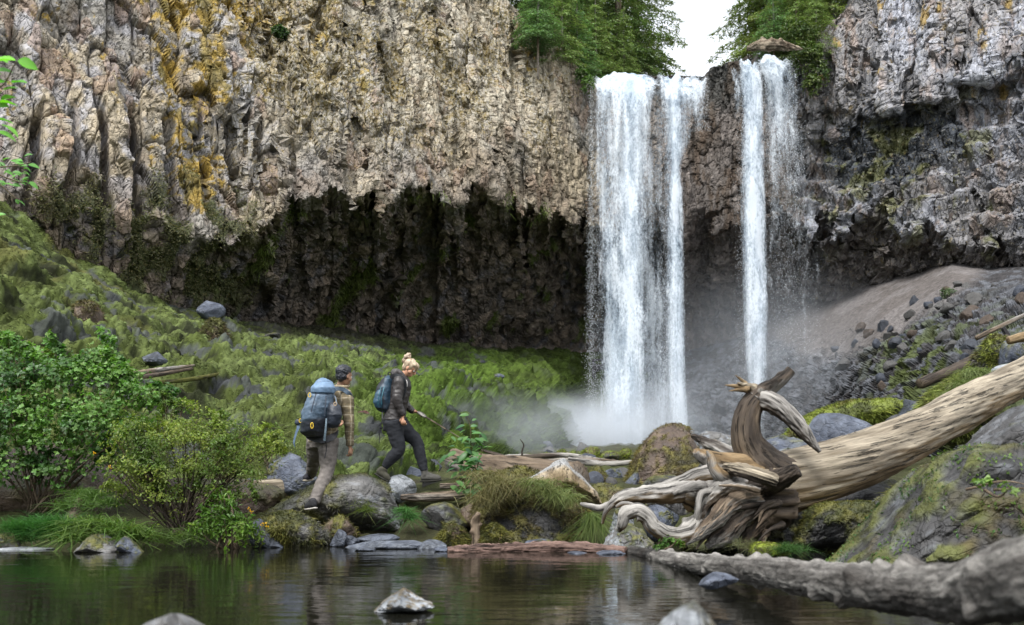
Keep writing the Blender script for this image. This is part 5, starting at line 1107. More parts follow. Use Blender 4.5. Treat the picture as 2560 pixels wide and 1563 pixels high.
grass('arching dry grass blades in the shade under the root plate', 'grass_tuft', [(1870, 1372, 9.5, 14), (1900, 1370, 9.5, 14), (1840, 1366, 9.5, 10)], 150, .34, .004, (.10, .12, .05), (.22, .22, .12), 811, 1.1, .6, cat_='grass tuft')
grass('dark green grass beside the bright moss cushion', 'grass_tuft', [(1985, 1378, 9.2, 18), (1960, 1376, 9.2, 10)], 420, .22, .004, (.03, .08, .02), (.06, .13, .03), 812, .9, .6, cat_='grass tuft')
grass('pale shaggy grass on the mossy hump above the trunk', 'grass_tuft', [(2420, 960, 18.4, 22), (2440, 930, 18.6, 20), (2400, 985, 18.2, 20), (2460, 950, 18.4, 14)], 2600, .26, .009, (.10, .14, .04), (.20, .24, .09), 813, 1.3, .7, up=(-.3, -.5, .5), cat_='grass tuft')
grass('thin stalks standing in the broad moss right of the hikers', 'grass_tuft', [(1300, 1160, 20, 30)], 60, .3, .006, (.1, .1, .04), (.16, .15, .07), 814, .5, .5, cat_='grass tuft')

# moss pile on the slope, short fibres
def moss_pile():
    r = np.random.default_rng(4); Fm = gridF(*MS_PX.shape)[:, ::-1]; V = MS_V.reshape(-1, 3); pxf, pyf = MS_PX.ravel(), MS_PY.ravel()
    bare = MS_BARE.ravel(); vis = (pxf > -150) & (pxf < 1500) & (bare < .5); Fm = Fm[vis[Fm].all(1)]
    p, n, k = tri_sample(V, Fm, 110000, r, lambda c, nn: 1 / c[:, 1] ** 1.2)
    n[n[:, 2] < 0] *= -1
    Y = p[:, 1]; c = MS_C.reshape(-1, 3)[Fm[k, 0]]
    b = blades(p, n + r.normal(size=p.shape) * .5 + np.array([0, -.3, -.1]), (.02 + .0021 * Y) * r.uniform(.5, 1.4, len(p)), (.006 + .00048 * Y), 9, 1.0, 2, c * 1.2, .7)
    tag(mesh_np('moss_pile', b[0], b[1], M_BLADE, col=b[2]), kind='stuff')
moss_pile()

# hanging tufts of moss and fern on the wet lower-left cliff
def cliff_greens():
    r = np.random.default_rng(6); ok = (CL_PX > 60) & (CL_PX < 640) & (CL_PY > 430) & (CL_PY < 760)
    q = fbm(CL_V * np.array([1.3, 1.3, .7]), 4, 121); w = ok * sstep(.49, .58, q); idx = r.choice(w.size, 9000, p=(w / w.sum()).ravel())
    p = CL_V.reshape(-1, 3)[idx] + r.normal(size=(9000, 3)) * .08 - np.array([0, .12, 0])
    V, F, C = leaves(p, np.array([0, -.8, .8]) + r.normal(size=p.shape) * .5, .10 * r.uniform(.4, 1.3, 9000), 6, lerp((.055, .055, .018), (.16, .155, .07), r.random(9000)), 'oval')
    tag(mesh_np('cliff_greenery', V, F, M_LEAF, col=C), kind='stuff')
    ok = (CL_PX > 640) & (CL_PX < 1400) & (CL_PY > 480) & (CL_PY < 860); q = fbm(CL_V * np.array([.9, .9, .3]), 4, 131); w = ok * sstep(.61, .67, q); idx = r.choice(w.size, 2200, p=(w / w.sum()).ravel())
    p = CL_V.reshape(-1, 3)[idx] - np.array([0, .15, 0]) + r.normal(size=(2200, 3)) * .06
    b = blades(p, np.array([0, -.5, -.4]) + r.normal(size=p.shape) * .3, .22 * r.uniform(.4, 1.2, 2200), .035, 8, 1.2, 2, np.array((.06, .085, .012)), .4)
    tag(mesh_np('cave_moss', b[0], b[1], M_BLADE, col=b[2]), kind='stuff')
cliff_greens()

# ---- plants whose single leaves show: each leaf an object
def leafy(name, label, cat_, stems, leaf_list, cA, cB, seed, ratio=.5):
    r = np.random.default_rng(seed); root = empty(name, tuple(P(*stems[0][0]))); tag(root, label, cat_)
    for s in stems: wood('stem', [P(*q) for q in s], list(np.linspace(.009, .003, len(s))), 'brown', 'mossy', parent=root, seed=seed, n=24, ring=8, rough=.1, knot=.1, groove=0)
    for (px, py, Y, L, ang) in leaf_list:
        c = P(px, py, Y); Lm = L / F_PX * Y; a = math.radians(ang)
        T = np.array([math.cos(a), r.uniform(-.35, .35), math.sin(a)]); T /= np.linalg.norm(T)
        N = np.cross(T, np.array([0, 1, 0])); N = N * (1 if N[2] > 0 else -1) * .8 + np.array([0, -.7, .2]) + r.normal(size=3) * .35; N -= T * (N @ T); N /= np.linalg.norm(N); B = np.cross(N, T)
        xs = np.array([0, .12, .3, .5, .7, .87, 1.0]); ws = np.array([0, .55, .95, 1.0, .78, .42, 0]) * ratio * .5
        ce = [c + (T * x - N * .25 * x * x) * Lm for x in xs]
        V = np.concatenate([[q + (B * w * sg + N * abs(sg) * w * .35) * Lm for sg in (-1, 0, 1)] for q, w in zip(ce, ws)])
        F = [[3 * k + j, 3 * k + j + 1, 3 * k + j + 4, 3 * k + j + 3] for k in range(6) for j in (0, 1)]
        col = (np.array(cA) + (np.array(cB) - np.array(cA)) * r.random()) * r.uniform(.8, 1.2)
        mesh_np('leaf', V, F, M_LEAF, parent=root, col=np.tile(col, (len(V), 1)), smooth=True)
r = np.random.default_rng(77); LL = []
spine = [(1195, 1235, 12.4), (1190, 1180, 12.35), (1178, 1120, 12.3), (1176, 1070, 12.3), (1166, 1036, 12.3)]
for (px, py, sx, sy, n, L) in [(1180, 1105, 34, 16, 16, 24), (1175, 1135, 34, 18, 26, 26), (1160, 1160, 34, 16, 22, 26), (1190, 1190, 30, 18, 22, 26), (1195, 1215, 20, 14, 12, 30), (1140, 1222, 14, 10, 5, 24)]:
    for _ in range(n): LL.append((px + r.normal() * sx * .7, py + r.normal() * sy * .7, 12.3 + r.normal() * .1, L * r.uniform(.7, 1.25), r.choice([r.uniform(-50, 20), r.uniform(160, 230)])))
LL += [(1172, 1038, 12.3, 24, 175), (1162, 1064, 12.3, 26, 190), (1176, 1066, 12.3, 18, 10), (1180, 1052, 12.3, 14, 30), (1164, 1075, 12.3, 18, 200), (1178, 1078, 12.3, 18, -10), (1170, 1098, 12.3, 26, 165), (1186, 1096, 12.3, 26, -15), (1196, 1108, 12.3, 24, -30)]
leafy('sapling', 'leafy young sapling standing on the plank right of the walking woman', 'sapling', [spine, [(1190, 1180, 12.35), (1160, 1150, 12.3), (1120, 1148, 12.3)], [(1190, 1180, 12.35), (1205, 1130, 12.3), (1225, 1112, 12.3)], [(1192, 1200, 12.35), (1150, 1215, 12.3), (1130, 1228, 12.3)]], LL, (.03, .11, .04), (.10, .22, .05), 31)
L1 = [(40, 152, 52, 178), (44, 152, 38, -12), (2, 186, 34, 190), (30, 208, 34, 8), (4, 232, 36, 190), (8, 226, 30, 20), (-6, 256, 36, 10), (2, 250, 28, 30), (-6, 300, 32, 0), (4, 312, 40, -25), (-20, 180, 40, 10), (-25, 270, 40, 10), (-30, 215, 40, 30), (20, 158, 30, 150), (-12, 330, 40, -10)]
leafy('alder_twig', 'bright green leafy twig reaching in at the left edge, upper one', 'twig', [[(-160, 120, 6.2), (-60, 200, 6.1), (0, 218, 6.1), (40, 156, 6.1)], [(-100, 240, 6.1), (-20, 300, 6.1), (10, 318, 6.1)]], [(a, b_, 6.1 + .05 * (i % 3), L * 1.25, g_) for i, (a, b_, L, g_) in enumerate(L1)], (.10, .34, .02), (.17, .46, .03), 32, .66)
L2 = []
for i in range(34):
    t = i / 33; L2.append((-10 + 85 * r.random(), 385 + 80 * r.random() + 10, r.uniform(15, 28), r.choice([r.uniform(-30, 25), r.uniform(150, 205)])))
L2 += [(70, 412, 28, -5), (60, 392, 24, 20), (72, 455, 26, -30), (40, 500, 24, -20), (40, 498, 14, -60), (-8, 540, 22, 20)]
leafy('alder_twig', 'leafy twig at the left edge above the mossy slope, lower one', 'twig', [[(-160, 430, 8.2), (-40, 420, 8.1), (40, 415, 8.1), (78, 405, 8.1)], [(-40, 420, 8.1), (30, 450, 8.1), (72, 458, 8.1)], [(-40, 425, 8.1), (10, 470, 8.1), (42, 498, 8.1)]], [(a, b_, 8.1 + .05 * (i % 4), L, g_) for i, (a, b_, L, g_) in enumerate(L2)], (.08, .24, .04), (.14, .38, .06), 33, .55)

# small herbs rooted in the moss of the huge right-hand boulder
def boulder_herbs():
    ob = next(o for o in bpy.data.objects if o.get('label', '').startswith('huge moss-covered')); me = ob.data
    V = np.empty(len(me.vertices) * 3); me.vertices.foreach_get('co', V); V = V.reshape(-1, 3); F = np.array([p.vertices[:] for p in me.polygons])
    rr = np.random.default_rng(12); p, n, k = tri_sample(V, F, 9000, rr); keep = (fbm(p * 5, 3, 99) > .54) & (n[:, 2] > -.2); p, n = p[keep], n[keep]
    g = fbm(p * 3, 3, 98); v, f, c = leaves(p + n * .012, n + rr.normal(size=p.shape) * .5, .028 * rr.uniform(.4, 1.5, len(p)), 13, lerp((.03, .08, .02), (.10, .16, .03), sstep(.35, .65, g)), 'oval')
    o = mesh_np('herbs', v + np.array(ob.location), f, M_LEAF, parent=ob, col=c); o['kind'] = 'stuff'
boulder_herbs()
# ------------------------------------------------------------------ the two hikers
def fuse(parts, voxel, smooth=2):
    """union of closed tubes and ellipsoids as one continuous skin"""
    V, F, o = [], [], 0
    for v, f in parts:
        V.append(v); F.append(np.asarray(f)[:, :4] + o); o += len(v)
    me = bpy.data.meshes.new('tmp'); fl = [list(dict.fromkeys(map(int, q))) for f in F for q in f]
    me.from_pydata(np.concatenate(V).tolist(), [], fl); ob = bpy.data.objects.new('tmp', me); COL.objects.link(ob)
    m = ob.modifiers.new('r', 'REMESH'); m.mode = 'VOXEL'; m.voxel_size = voxel
    if smooth: s = ob.modifiers.new('s', 'SMOOTH'); s.iterations = smooth; s.factor = .6
    ev = ob.evaluated_get(bpy.context.evaluated_depsgraph_get()); em = ev.to_mesh()
    n = len(em.vertices); v = np.empty(n * 3); em.vertices.foreach_get('co', v); v = v.reshape(-1, 3)
    ls = np.array([p.loop_total for p in em.polygons]); li = np.empty(len(em.loops), np.int32); em.loops.foreach_get('vertex_index', li)
    ev.to_mesh_clear(); bpy.data.objects.remove(ob); bpy.data.meshes.remove(me)
    assert (ls == 4).all(); return v, li.reshape(-1, 4)

def tb(pts, rad, ring=14, n=18, flat=1.0):
    V, F, G, H = tube(pts, rad, n, ring, 1, rough=0, knot=0, groove=0, flat=flat, ends=(.9, .9)); return V, F

def ell(c, r, R=None):
    d, F = ICO[3]; V = d * np.array(r)
    if R is not None: V = V @ R.T
    return V + np.asarray(c), np.concatenate([F, F[:, :1]], 1)

def loft(levels, ring=24):
    """levels: (centre xyz, half width x, half depth y, yaw); closed"""
    th = np.linspace(0, 2 * np.pi, ring, endpoint=False); rows = []
    for c, a, b, yaw in levels:
        x, y = np.cos(th) * a, np.sin(th) * b; cy, sy = math.cos(yaw), math.sin(yaw)
        rows.append(np.stack([c[0] + x * cy - y * sy, c[1] + x * sy + y * cy, np.full(ring, c[2])], -1))
    lv = np.array(rows); e0 = lv[0].mean(0) + (lv[0] - lv[0].mean(0)) * .02; e1 = lv[-1].mean(0) + (lv[-1] - lv[-1].mean(0)) * .02
    lv = np.concatenate([e0[None], lv, e1[None]]); return lv.reshape(-1, 3), gridF(len(lv), ring, wrap=True)

def cloth_mat(name, rough=.85, spec=.2, plaid=False, bump=.35):
    m, nt, b = new_mat(name); L = nt.links.new
    at = nd(nt, 'ShaderNodeAttribute', attribute_name='Col'); tc = nd(nt, 'ShaderNodeTexCoord')
    n = nd(nt, 'ShaderNodeTexNoise'); n.inputs['Scale'].default_value = 22; n.inputs['Detail'].default_value = 5; L(tc.outputs['Object'], n.inputs['Vector'])
    mr = nd(nt, 'ShaderNodeMapRange'); mr.inputs[1].default_value = .3; mr.inputs[2].default_value = .7; mr.inputs[3].default_value = .75; mr.inputs[4].default_value = 1.25; L(n.outputs[0], mr.inputs[0])
    v = nd(nt, 'ShaderNodeVectorMath', operation='SCALE'); L(at.outputs['Color'], v.inputs[0]); L(mr.outputs[0], v.inputs['Scale']); L(v.outputs[0], b.inputs['Base Color'])
    b.inputs['Roughness'].default_value = rough; b.inputs['Specular IOR Level'].default_value = spec
    bp = nd(nt, 'ShaderNodeBump'); bp.inputs['Strength'].default_value = bump; bp.inputs['Distance'].default_value = .012; L(n.outputs[0], bp.inputs['Height']); L(bp.outputs[0], b.inputs['Normal'])
    return m
M_CLOTH = cloth_mat('cloth'); M_NYLON = cloth_mat('pack_nylon', .5, .5, bump=.6)
M_SKIN, _nt, _b = new_mat('skin'); _b.inputs['Base Color'].default_value = (.34, .19, .12, 1); _b.inputs['Roughness'].default_value = .55; _b.inputs['Subsurface Weight'].default_value = .1; _b.inputs['Subsurface Radius'].default_value = (.01, .004, .002)
_a = nd(_nt, 'ShaderNodeAttribute', attribute_name='Col'); _nt.links.new(_a.outputs['Color'], _b.inputs['Base Color'])

def folds(V, F, amp, sc=(14, 14, 30), seed=1):
    N = vnormals(V, F); return V + N * ((fbm(V * np.array(sc) + seed, 3, seed) - .5) * 2 * amp)[:, None]

def piece(name, parts, col, parent, voxel=.011, smooth=2, fold=0, mat=None, seed=1, fsc=(14, 14, 30), colf=None):
    V, F = fuse(parts, voxel, smooth)
    if fold: V = folds(V, F, fold, fsc, seed)
    C = np.tile(np.array(col, float), (len(V), 1)) if colf is None else colf(V)
    return mesh_np(name, V, F, mat or M_CLOTH, parent=parent, col=C, smooth=True)

def rotm(yaw, pitch):      # face looks along +x; pitch > 0 looks down
    return rot_xyz(0, 0, yaw) @ rot_xyz(0, pitch, 0)

def head_parts(c, yaw, pitch, s=1.0):
    R = rotm(yaw, pitch); c = np.asarray(c, float)
    T = lambda p: c + R @ (np.array(p) * s)
    e = lambda p, r: ell(T(p), np.array(r) * s, R)
    return [e((-.01, 0, .03), (.098, .076, .092)), e((.018, 0, -.045), (.066, .055, .07)), e((.05, 0, -.088), (.028, .03, .02)),
            tb([T((.088, 0, .012)), T((.107, 0, -.022)), T((.098, 0, -.034))], [.008 * s, .014 * s, .012 * s], 8, 8),
            e((.084, 0, -.062), (.013, .026, .006)), e((.082, 0, -.073), (.012, .022, .006)), e((.083, 0, .026), (.014, .05, .009)),
            e((.04, .06, -.03), (.03, .012, .03)), e((.04, -.06, -.03), (.03, .012, .03)),
            e((-.008, .078, -.012), (.016, .007, .03)), e((-.008, -.078, -.012), (.016, .007, .03))], T, R

def eyes(T, s, parent):
    for sg in (-1, 1):
        v, f = ell(T((.082, .032 * sg, .006)), (.010 * s, .012 * s, .010 * s)); V, F = v, f
        C = np.tile((.6, .58, .55), (len(V), 1)); d = np.linalg.norm(V - T((.093, .032 * sg, .003)), axis=1); C[d < .0065 * s] = (.03, .02, .015)
        mesh_np('eye', V, F[:, :3], M_SKIN, parent=parent, col=C, smooth=True)

def hand_parts(wrist, tip_dir, side, palm_n, curl=.6, s=1.0, grip=None):
    """palm, four fingers bent at the knuckles and a thumb"""
    w = np.asarray(wrist, float); t = unit(np.asarray(tip_dir, float)); n = np.asarray(palm_n, float); n = unit(n - t * (n @ t)); b = np.cross(t, n) * side
    parts = [tb([w - t * .02, w + t * .02, w + t * .055, w + t * .085], [.026 * s, .03 * s, .038 * s, .034 * s], 12, 10, .55)]
    for k, (o, L) in enumerate(((-.029, .062), (-.010, .072), (.010, .068), (.028, .053))):
        p0 = w + t * .075 * s + b * o * s; a1, a2, a3 = curl * .6, curl * 1.5, curl * 2.4
        d1 = t * math.cos(a1) + n * math.sin(a1); d2 = t * math.cos(a2) + n * math.sin(a2); d3 = t * math.cos(a3) + n * math.sin(a3)
        p1 = p0 + d1 * L * .45 * s; p2 = p1 + d2 * L * .33 * s; p3 = p2 + d3 * L * .28 * s
        parts.append(tb([p0 - t * .02, p0, p1, p2, p3], [.009 * s, .0095 * s, .009 * s, .008 * s, .0065 * s], 8, 12))
    q0 = w + t * .02 * s - b * .025 * s; q1 = q0 + (t * .6 - b * .7 + n * .3) * .04 * s; q2 = q1 + (t * .8 + n * .6 - b * .1) * .03 * s
    parts.append(tb([q0, q1, q2], [.014 * s, .011 * s, .008 * s], 8, 10))
    return parts

def boot(parent, heel, toe, ankle, colr, sole, s=1.0, seed=1):
    heel, toe, ankle = (np.asarray(x, float) for x in (heel, toe, ankle)); d = unit(toe - heel); up = np.array([0, 0, 1.]); up = unit(up - d * (up @ d))
    L = np.linalg.norm(toe - heel); c = lambda u, h: heel + d * L * u + up * h
    parts = [tb([c(.02, .05), c(.25, .055), c(.55, .05), c(.82, .042), c(1.0, .036)], [.036 * s, .046 * s, .048 * s, .046 * s, .026 * s], 16, 18),
             tb([c(.16, .04), c(.2, .09), ankle, ankle + (ankle - c(.2, .06)) * .25], [.044 * s, .046 * s, .047 * s, .05 * s], 16, 12), tb([c(.3, .1), c(.55, .075), c(.75, .06)], [.035 * s, .03 * s, .02 * s], 12, 10)]
    b = piece('boot', parts, colr, parent, .009, 1, .004, seed=seed, fsc=(30, 30, 30))
    sp = [tb([c(-.03, .008), c(.3, .006), c(.7, .008), c(1.03, .014)], [.034 * s, .040 * s, .046 * s, .03 * s], 16, 16, .38)]
    piece('sole', sp, sole, b, .008, 0)
    for k in range(4):
        q = c(.28 + .11 * k, .125 - .017 * k); sd = np.cross(d, up) * .02
        wood('lace', [q - sd, q + up * .006, q + sd], [.0035] * 3, 'silver', None, parent=b, seed=k, n=6, ring=6, knot=0, groove=0, rough=0)
    return b

def strap(name, pts, w, t, col, parent, seed=1, normal=(0, -1, 0), mat=None):
    pr = resample([list(p) for p in pts], 26); tg = unit(np.gradient(pr, axis=0)); n = np.tile(np.array(normal, float), (26, 1)); s = unit(np.cross(tg, n)); n = np.cross(s, tg)
    w = np.interp(np.linspace(0, 1, 26), np.linspace(0, 1, len(np.atleast_1d(w))), np.atleast_1d(w))[:, None]
    V = np.stack([pr - s * w / 2 - n * t / 2, pr + s * w / 2 - n * t / 2, pr + s * w / 2 + n * t / 2, pr - s * w / 2 + n * t / 2], 1)
    F = gridF(26, 4, wrap=True); F = np.concatenate([F, [[0, 1, 2, 3], [103, 102, 101, 100]]])
    return mesh_np(name, V, F, mat or M_NYLON, parent=parent, col=np.tile(np.array(col, float), (104, 1)))

def hair_mesh(parts, colA, colB, parent, amp, sc, seed, voxel=.007):
    V, F = fuse(parts, voxel, 1); N = vnormals(V, F); g = fbm(V * np.array(sc), 3, seed); V = V + N * ((g - .5) * 2 * amp)[:, None]
    return mesh_np('hair', V, F, M_HAIR, parent=parent, col=lerp(colA, colB, sstep(.35, .65, g)), smooth=True)
M_HAIR = surf_mat('hair', rough=.45, spec=.5, var=.3, vscale=90, bscale=160, bump=.7, dist=.004, vstretch=(1, 1, .25), bstretch=(1, 1, .2))

def man():
    Y = 12.0; m = lambda x, y, d=0.0: P(x, y, Y + d)
    loc = P(800, 1278, 11.8); S = (.30, .165, .10)
    yaw = math.radians(58)      # walks away and to the right
    hc = m(861, 941, -.02); hp, T, R = head_parts(hc, math.radians(52), math.radians(8), 1.0)
    hip = [((m(805, 1108), .165, .12, yaw - math.pi / 2)), ((m(806, 1090), .16, .125, yaw - math.pi / 2)), (m(813, 1062), .155, .12, -.5), (m(824, 1030), .17, .125, -.5), (m(836, 1002, 0), .19, .125, -.5), (m(846, 984, 0), .16, .10, -.5), (m(852, 975), .08, .07, -.5)]
    sh, el, wr = m(866, 995, -.10), m(873, 1058, -.16), m(875, 1117, -.14)
    sh2, el2, wr2 = m(826, 988, .12), m(815, 1046, .30), m(838, 1066, .48)
    hips = (m(822, 1106, -.07), m(791, 1108, .08)); kn = (m(817, 1180, -.12), m(785, 1152, .34)); an = (m(785, 1255, -.34), m(778, 1186, .68))
    body = [loft(hip), tb([m(850, 984), m(853, 966), m(858, 950)], [.068, .058, .056])] + hp
    body += [tb([sh, el, wr], [.052, .042, .028]), tb([sh2, el2, wr2], [.052, .042, .028])]
    body += hand_parts(wr, (.05, .05, -1), -1, (-.75, .5, .1), .95, 1.05) + hand_parts(wr2, (.6, .4, .2), 1, (0, 0, 1), .7)
    body += [tb([hips[k], kn[k], an[k]], [.085, .058, .042]) for k in (0, 1)]
    b = piece('person', body, S, None, .0085, 1, mat=M_SKIN); b.location = (0, 0, 0)
    tag(b, 'hiker in plaid shirt and grey trousers seen from behind, stepping over boulders', 'person')
    # shirt
    def plaid(V):
        c = np.tile((.155, .125, .075), (len(V), 1)); q = V + .004 * (fbm(V * 9, 2, 3)[:, None] - .5)
        fx = ((q[:, 0] * .83 + q[:, 1] * .55) / .085) % 1; fz = (q[:, 2] / .10) % 1
        for f, lo, hi, col in ((fx, .0, .42, (.085, .072, .05)), (fz, .1, .5, (.095, .078, .052))):
            mk = ((f > lo) & (f < hi)); c[mk] = c[mk] * .45 + np.array(col) * .55
        for f, lo, hi in ((fx, .66, .80), (fz, .70, .83)):
            mk = (f > lo) & (f < hi); c[mk] = c[mk] * .35 + np.array((.42, .37, .28)) * .65
        return c
    shirt = [loft([(m(806, 1106), .185, .145, -.55), (m(808, 1088), .18, .145, -.55), (m(814, 1060), .175, .14, -.5), (m(825, 1028), .185, .142, -.5), (m(837, 1000), .205, .14, -.5), (m(847, 982), .175, .115, -.5), (m(853, 970), .085, .08, -.5)]),
             tb([m(846, 985, .0), sh, (sh * .45 + el * .55), el, (el + wr) / 2, wr + np.array([0, 0, .015])], [.085, .088, .070, .062, .052, .046]), tb([sh2, el2, wr2], [.085, .062, .048]), tb([m(852, 976), m(855, 965)], [.078, .072])]
    piece('shirt', shirt, S, b, .010, 2, .011, seed=4, fsc=(12, 12, 26), colf=plaid)
    V, F, G, H = tube([m(855, 966, -.0) + np.array([math.cos(a) * .08, math.sin(a) * .075, .012 * math.sin(a)]) for a in np.linspace(0, 6.28, 14)], [.018] * 14, 40, 8, 3, rough=.1, knot=0, groove=0)
    mesh_np('collar', V, F, M_CLOTH, parent=b, col=np.tile((.26, .22, .15), (len(V), 1)), smooth=True)
    tr = [loft([(m(806, 1120, .0), .16, .13, -.55), (m(805, 1106), .175, .14, -.55), (m(806, 1090), .175, .14, -.55)])]
    for k in (0, 1):
        tr.append(tb([hips[k] + np.array([0, 0, .05]), hips[k] * .5 + kn[k] * .5, kn[k], kn[k] * .5 + an[k] * .5, an[k]], [.125, .108, .086, .078, .066], 18, 30))
    piece('trousers', tr, (.150, .135, .125), b, .010, 2, .013, seed=8, fsc=(10, 10, 22))
    boot(b, m(789, 1272, -.42), m(765, 1276, -.30), an[0], (.03, .03, .033), (.4, .38, .35), .95, 11)
    boot(b, m(779, 1200, .78), m(762, 1204, .52), an[1], (.025, .025, .03), (.45, .40, .32), .95, 12)
    # hair: short, dark, tousled
    e = lambda p, r: ell(T(p), r, R)
    hair_mesh([e((-.028, 0, .052), (.098, .084, .085)), e((-.05, 0, .0), (.062, .076, .075)), e((-.005, 0, .092), (.085, .07, .045)), e((-.06, 0, -.04), (.04, .055, .03))], (.008, .009, .013), (.02, .024, .034), b, .013, (75, 75, 75), 5)
    eyes(T, 1.0, b)
    # large blue-grey pack
    pk = empty('backpack', tuple(m(800, 1085, -.3))); tag(pk, 'large blue-grey trekking backpack worn by the hiker in the plaid shirt', 'backpack')
    c1 = lambda V: lerp(lerp((.022, .026, .036), (.075, .115, .165), sstep(m(0, 1058)[2], m(0, 1048)[2], V[:, 2] - .18 * (V[:, 0] - m(800, 0)[0]))), (.12, .20, .31), sstep(m(0, 1015)[2], m(0, 965)[2], V[:, 2] - .2 * (V[:, 0] - m(800, 0)[0])) * .8)
    hull = [loft([(m(786, 1092, -.26), .10, .09, .3), (m(784, 1080, -.30), .155, .13, .3), (m(788, 1050, -.33), .175, .145, .3), (m(795, 1020, -.34), .175, .15, .3), (m(803, 990, -.32), .150, .14, .3), (m(808, 968, -.28), .115, .12, .3), (m(812, 955, -.24), .07, .07, .3)])]
    hull.append(tb([m(786, 972, -.32), m(806, 958, -.28), m(830, 964, -.24)], [.04, .065, .045]))
    piece('pack_body', hull, S, pk, .010, 1, .013, M_NYLON, 21, (9, 9, 16), c1)
    piece('lid', [loft([(m(806, 984, -.36), .14, .11, .45), (m(808, 970, -.36), .145, .12, .45), (m(811, 957, -.33), .10, .09, .45)])], (.13, .21, .32), pk, .010, 1, .010, M_NYLON, 23, (12, 12, 12))
    piece('side_pouch', [loft([(m(832, 1070, -.38), .05, .05, 0), (m(834, 1062, -.40), .075, .07, 0), (m(836, 1038, -.42), .092, .08, 0), (m(835, 1016, -.40), .078, .07, 0), (m(832, 1006, -.38), .05, .05, 0)])], (.018, .024, .036), pk, .009, 1, .008, M_NYLON, 24)
    strap('shoulder_strap', [m(828, 980, -.26), m(842, 972, -.20), m(858, 974, -.16), m(872, 984, -.16), m(880, 998, -.10)], .05, .022, (.055, .085, .12), pk)
    strap('hip_belt', [m(770, 1078, -.22), m(775, 1092, -.20), m(805, 1100, -.22), m(832, 1092, -.16), m(838, 1078, -.04)], .075, .03, (.014, .016, .022), pk)
    strap('hanging_strap', [m(742, 1050, -.3), m(746, 1066, -.3), m(740, 1084, -.3), m(735, 1104, -.3), m(737, 1118, -.28)], [.04, .035, .024, .022, .008], .006, (.14, .21, .33), pk, normal=(.2, -1, 0))
    piece('strap_buckle', [ell(m(744, 1056, -.3), (.035, .02, .04))], (.02, .03, .05), pk, .008, 1, .004, M_NYLON)
    strap('hanging_strap', [m(816, 1046, -.46), m(815, 1062, -.46), m(813, 1082, -.44), m(811, 1102, -.40)], [.016, .02, .024, .024], .006, (.16, .22, .27), pk)
    strap('hanging_strap', [m(814, 1100, -.38), m(816, 1122, -.32), m(812, 1146, -.30)], .01, .005, (.015, .015, .02), pk)
    for a, b_, x in ((m(790, 985, -.50), m(778, 1030, -.51), 1), (m(815, 990, -.50), m(812, 1040, -.50), 2), (m(768, 1010, -.44), m(752, 1046, -.40), 3)):
        strap('compression_strap', [a, (a + b_) / 2 + np.array([0, -.01, 0]), b_], .012, .005, (.03, .04, .06), pk)
    strap('compression_strap', [m(826, 982, -.36), m(838, 992, -.38), m(842, 1012, -.47)], .014, .006, (.09, .12, .15), pk)
    for (x, y, l, dd) in ((780, 1064, 12, -.52), (751, 1052, 8, -.40), (774, 988, 9, -.47), (838, 1010, 7, -.52)):
        pts = [m(x + math.cos(a) * 3.2, y + math.sin(a) * l * .6, dd) for a in np.linspace(0, 6.283, 11)]
        V, F, G, H = tube(pts, [.005] * 11, 30, 6, 3, rough=0, knot=0, groove=0); mesh_np('carabiner', V, F, M_NYLON, parent=pk, col=np.tile((.62, .42, .03) if y > 1050 or y < 990 else (.45, .33, .2), (len(V), 1)), smooth=True)
man()

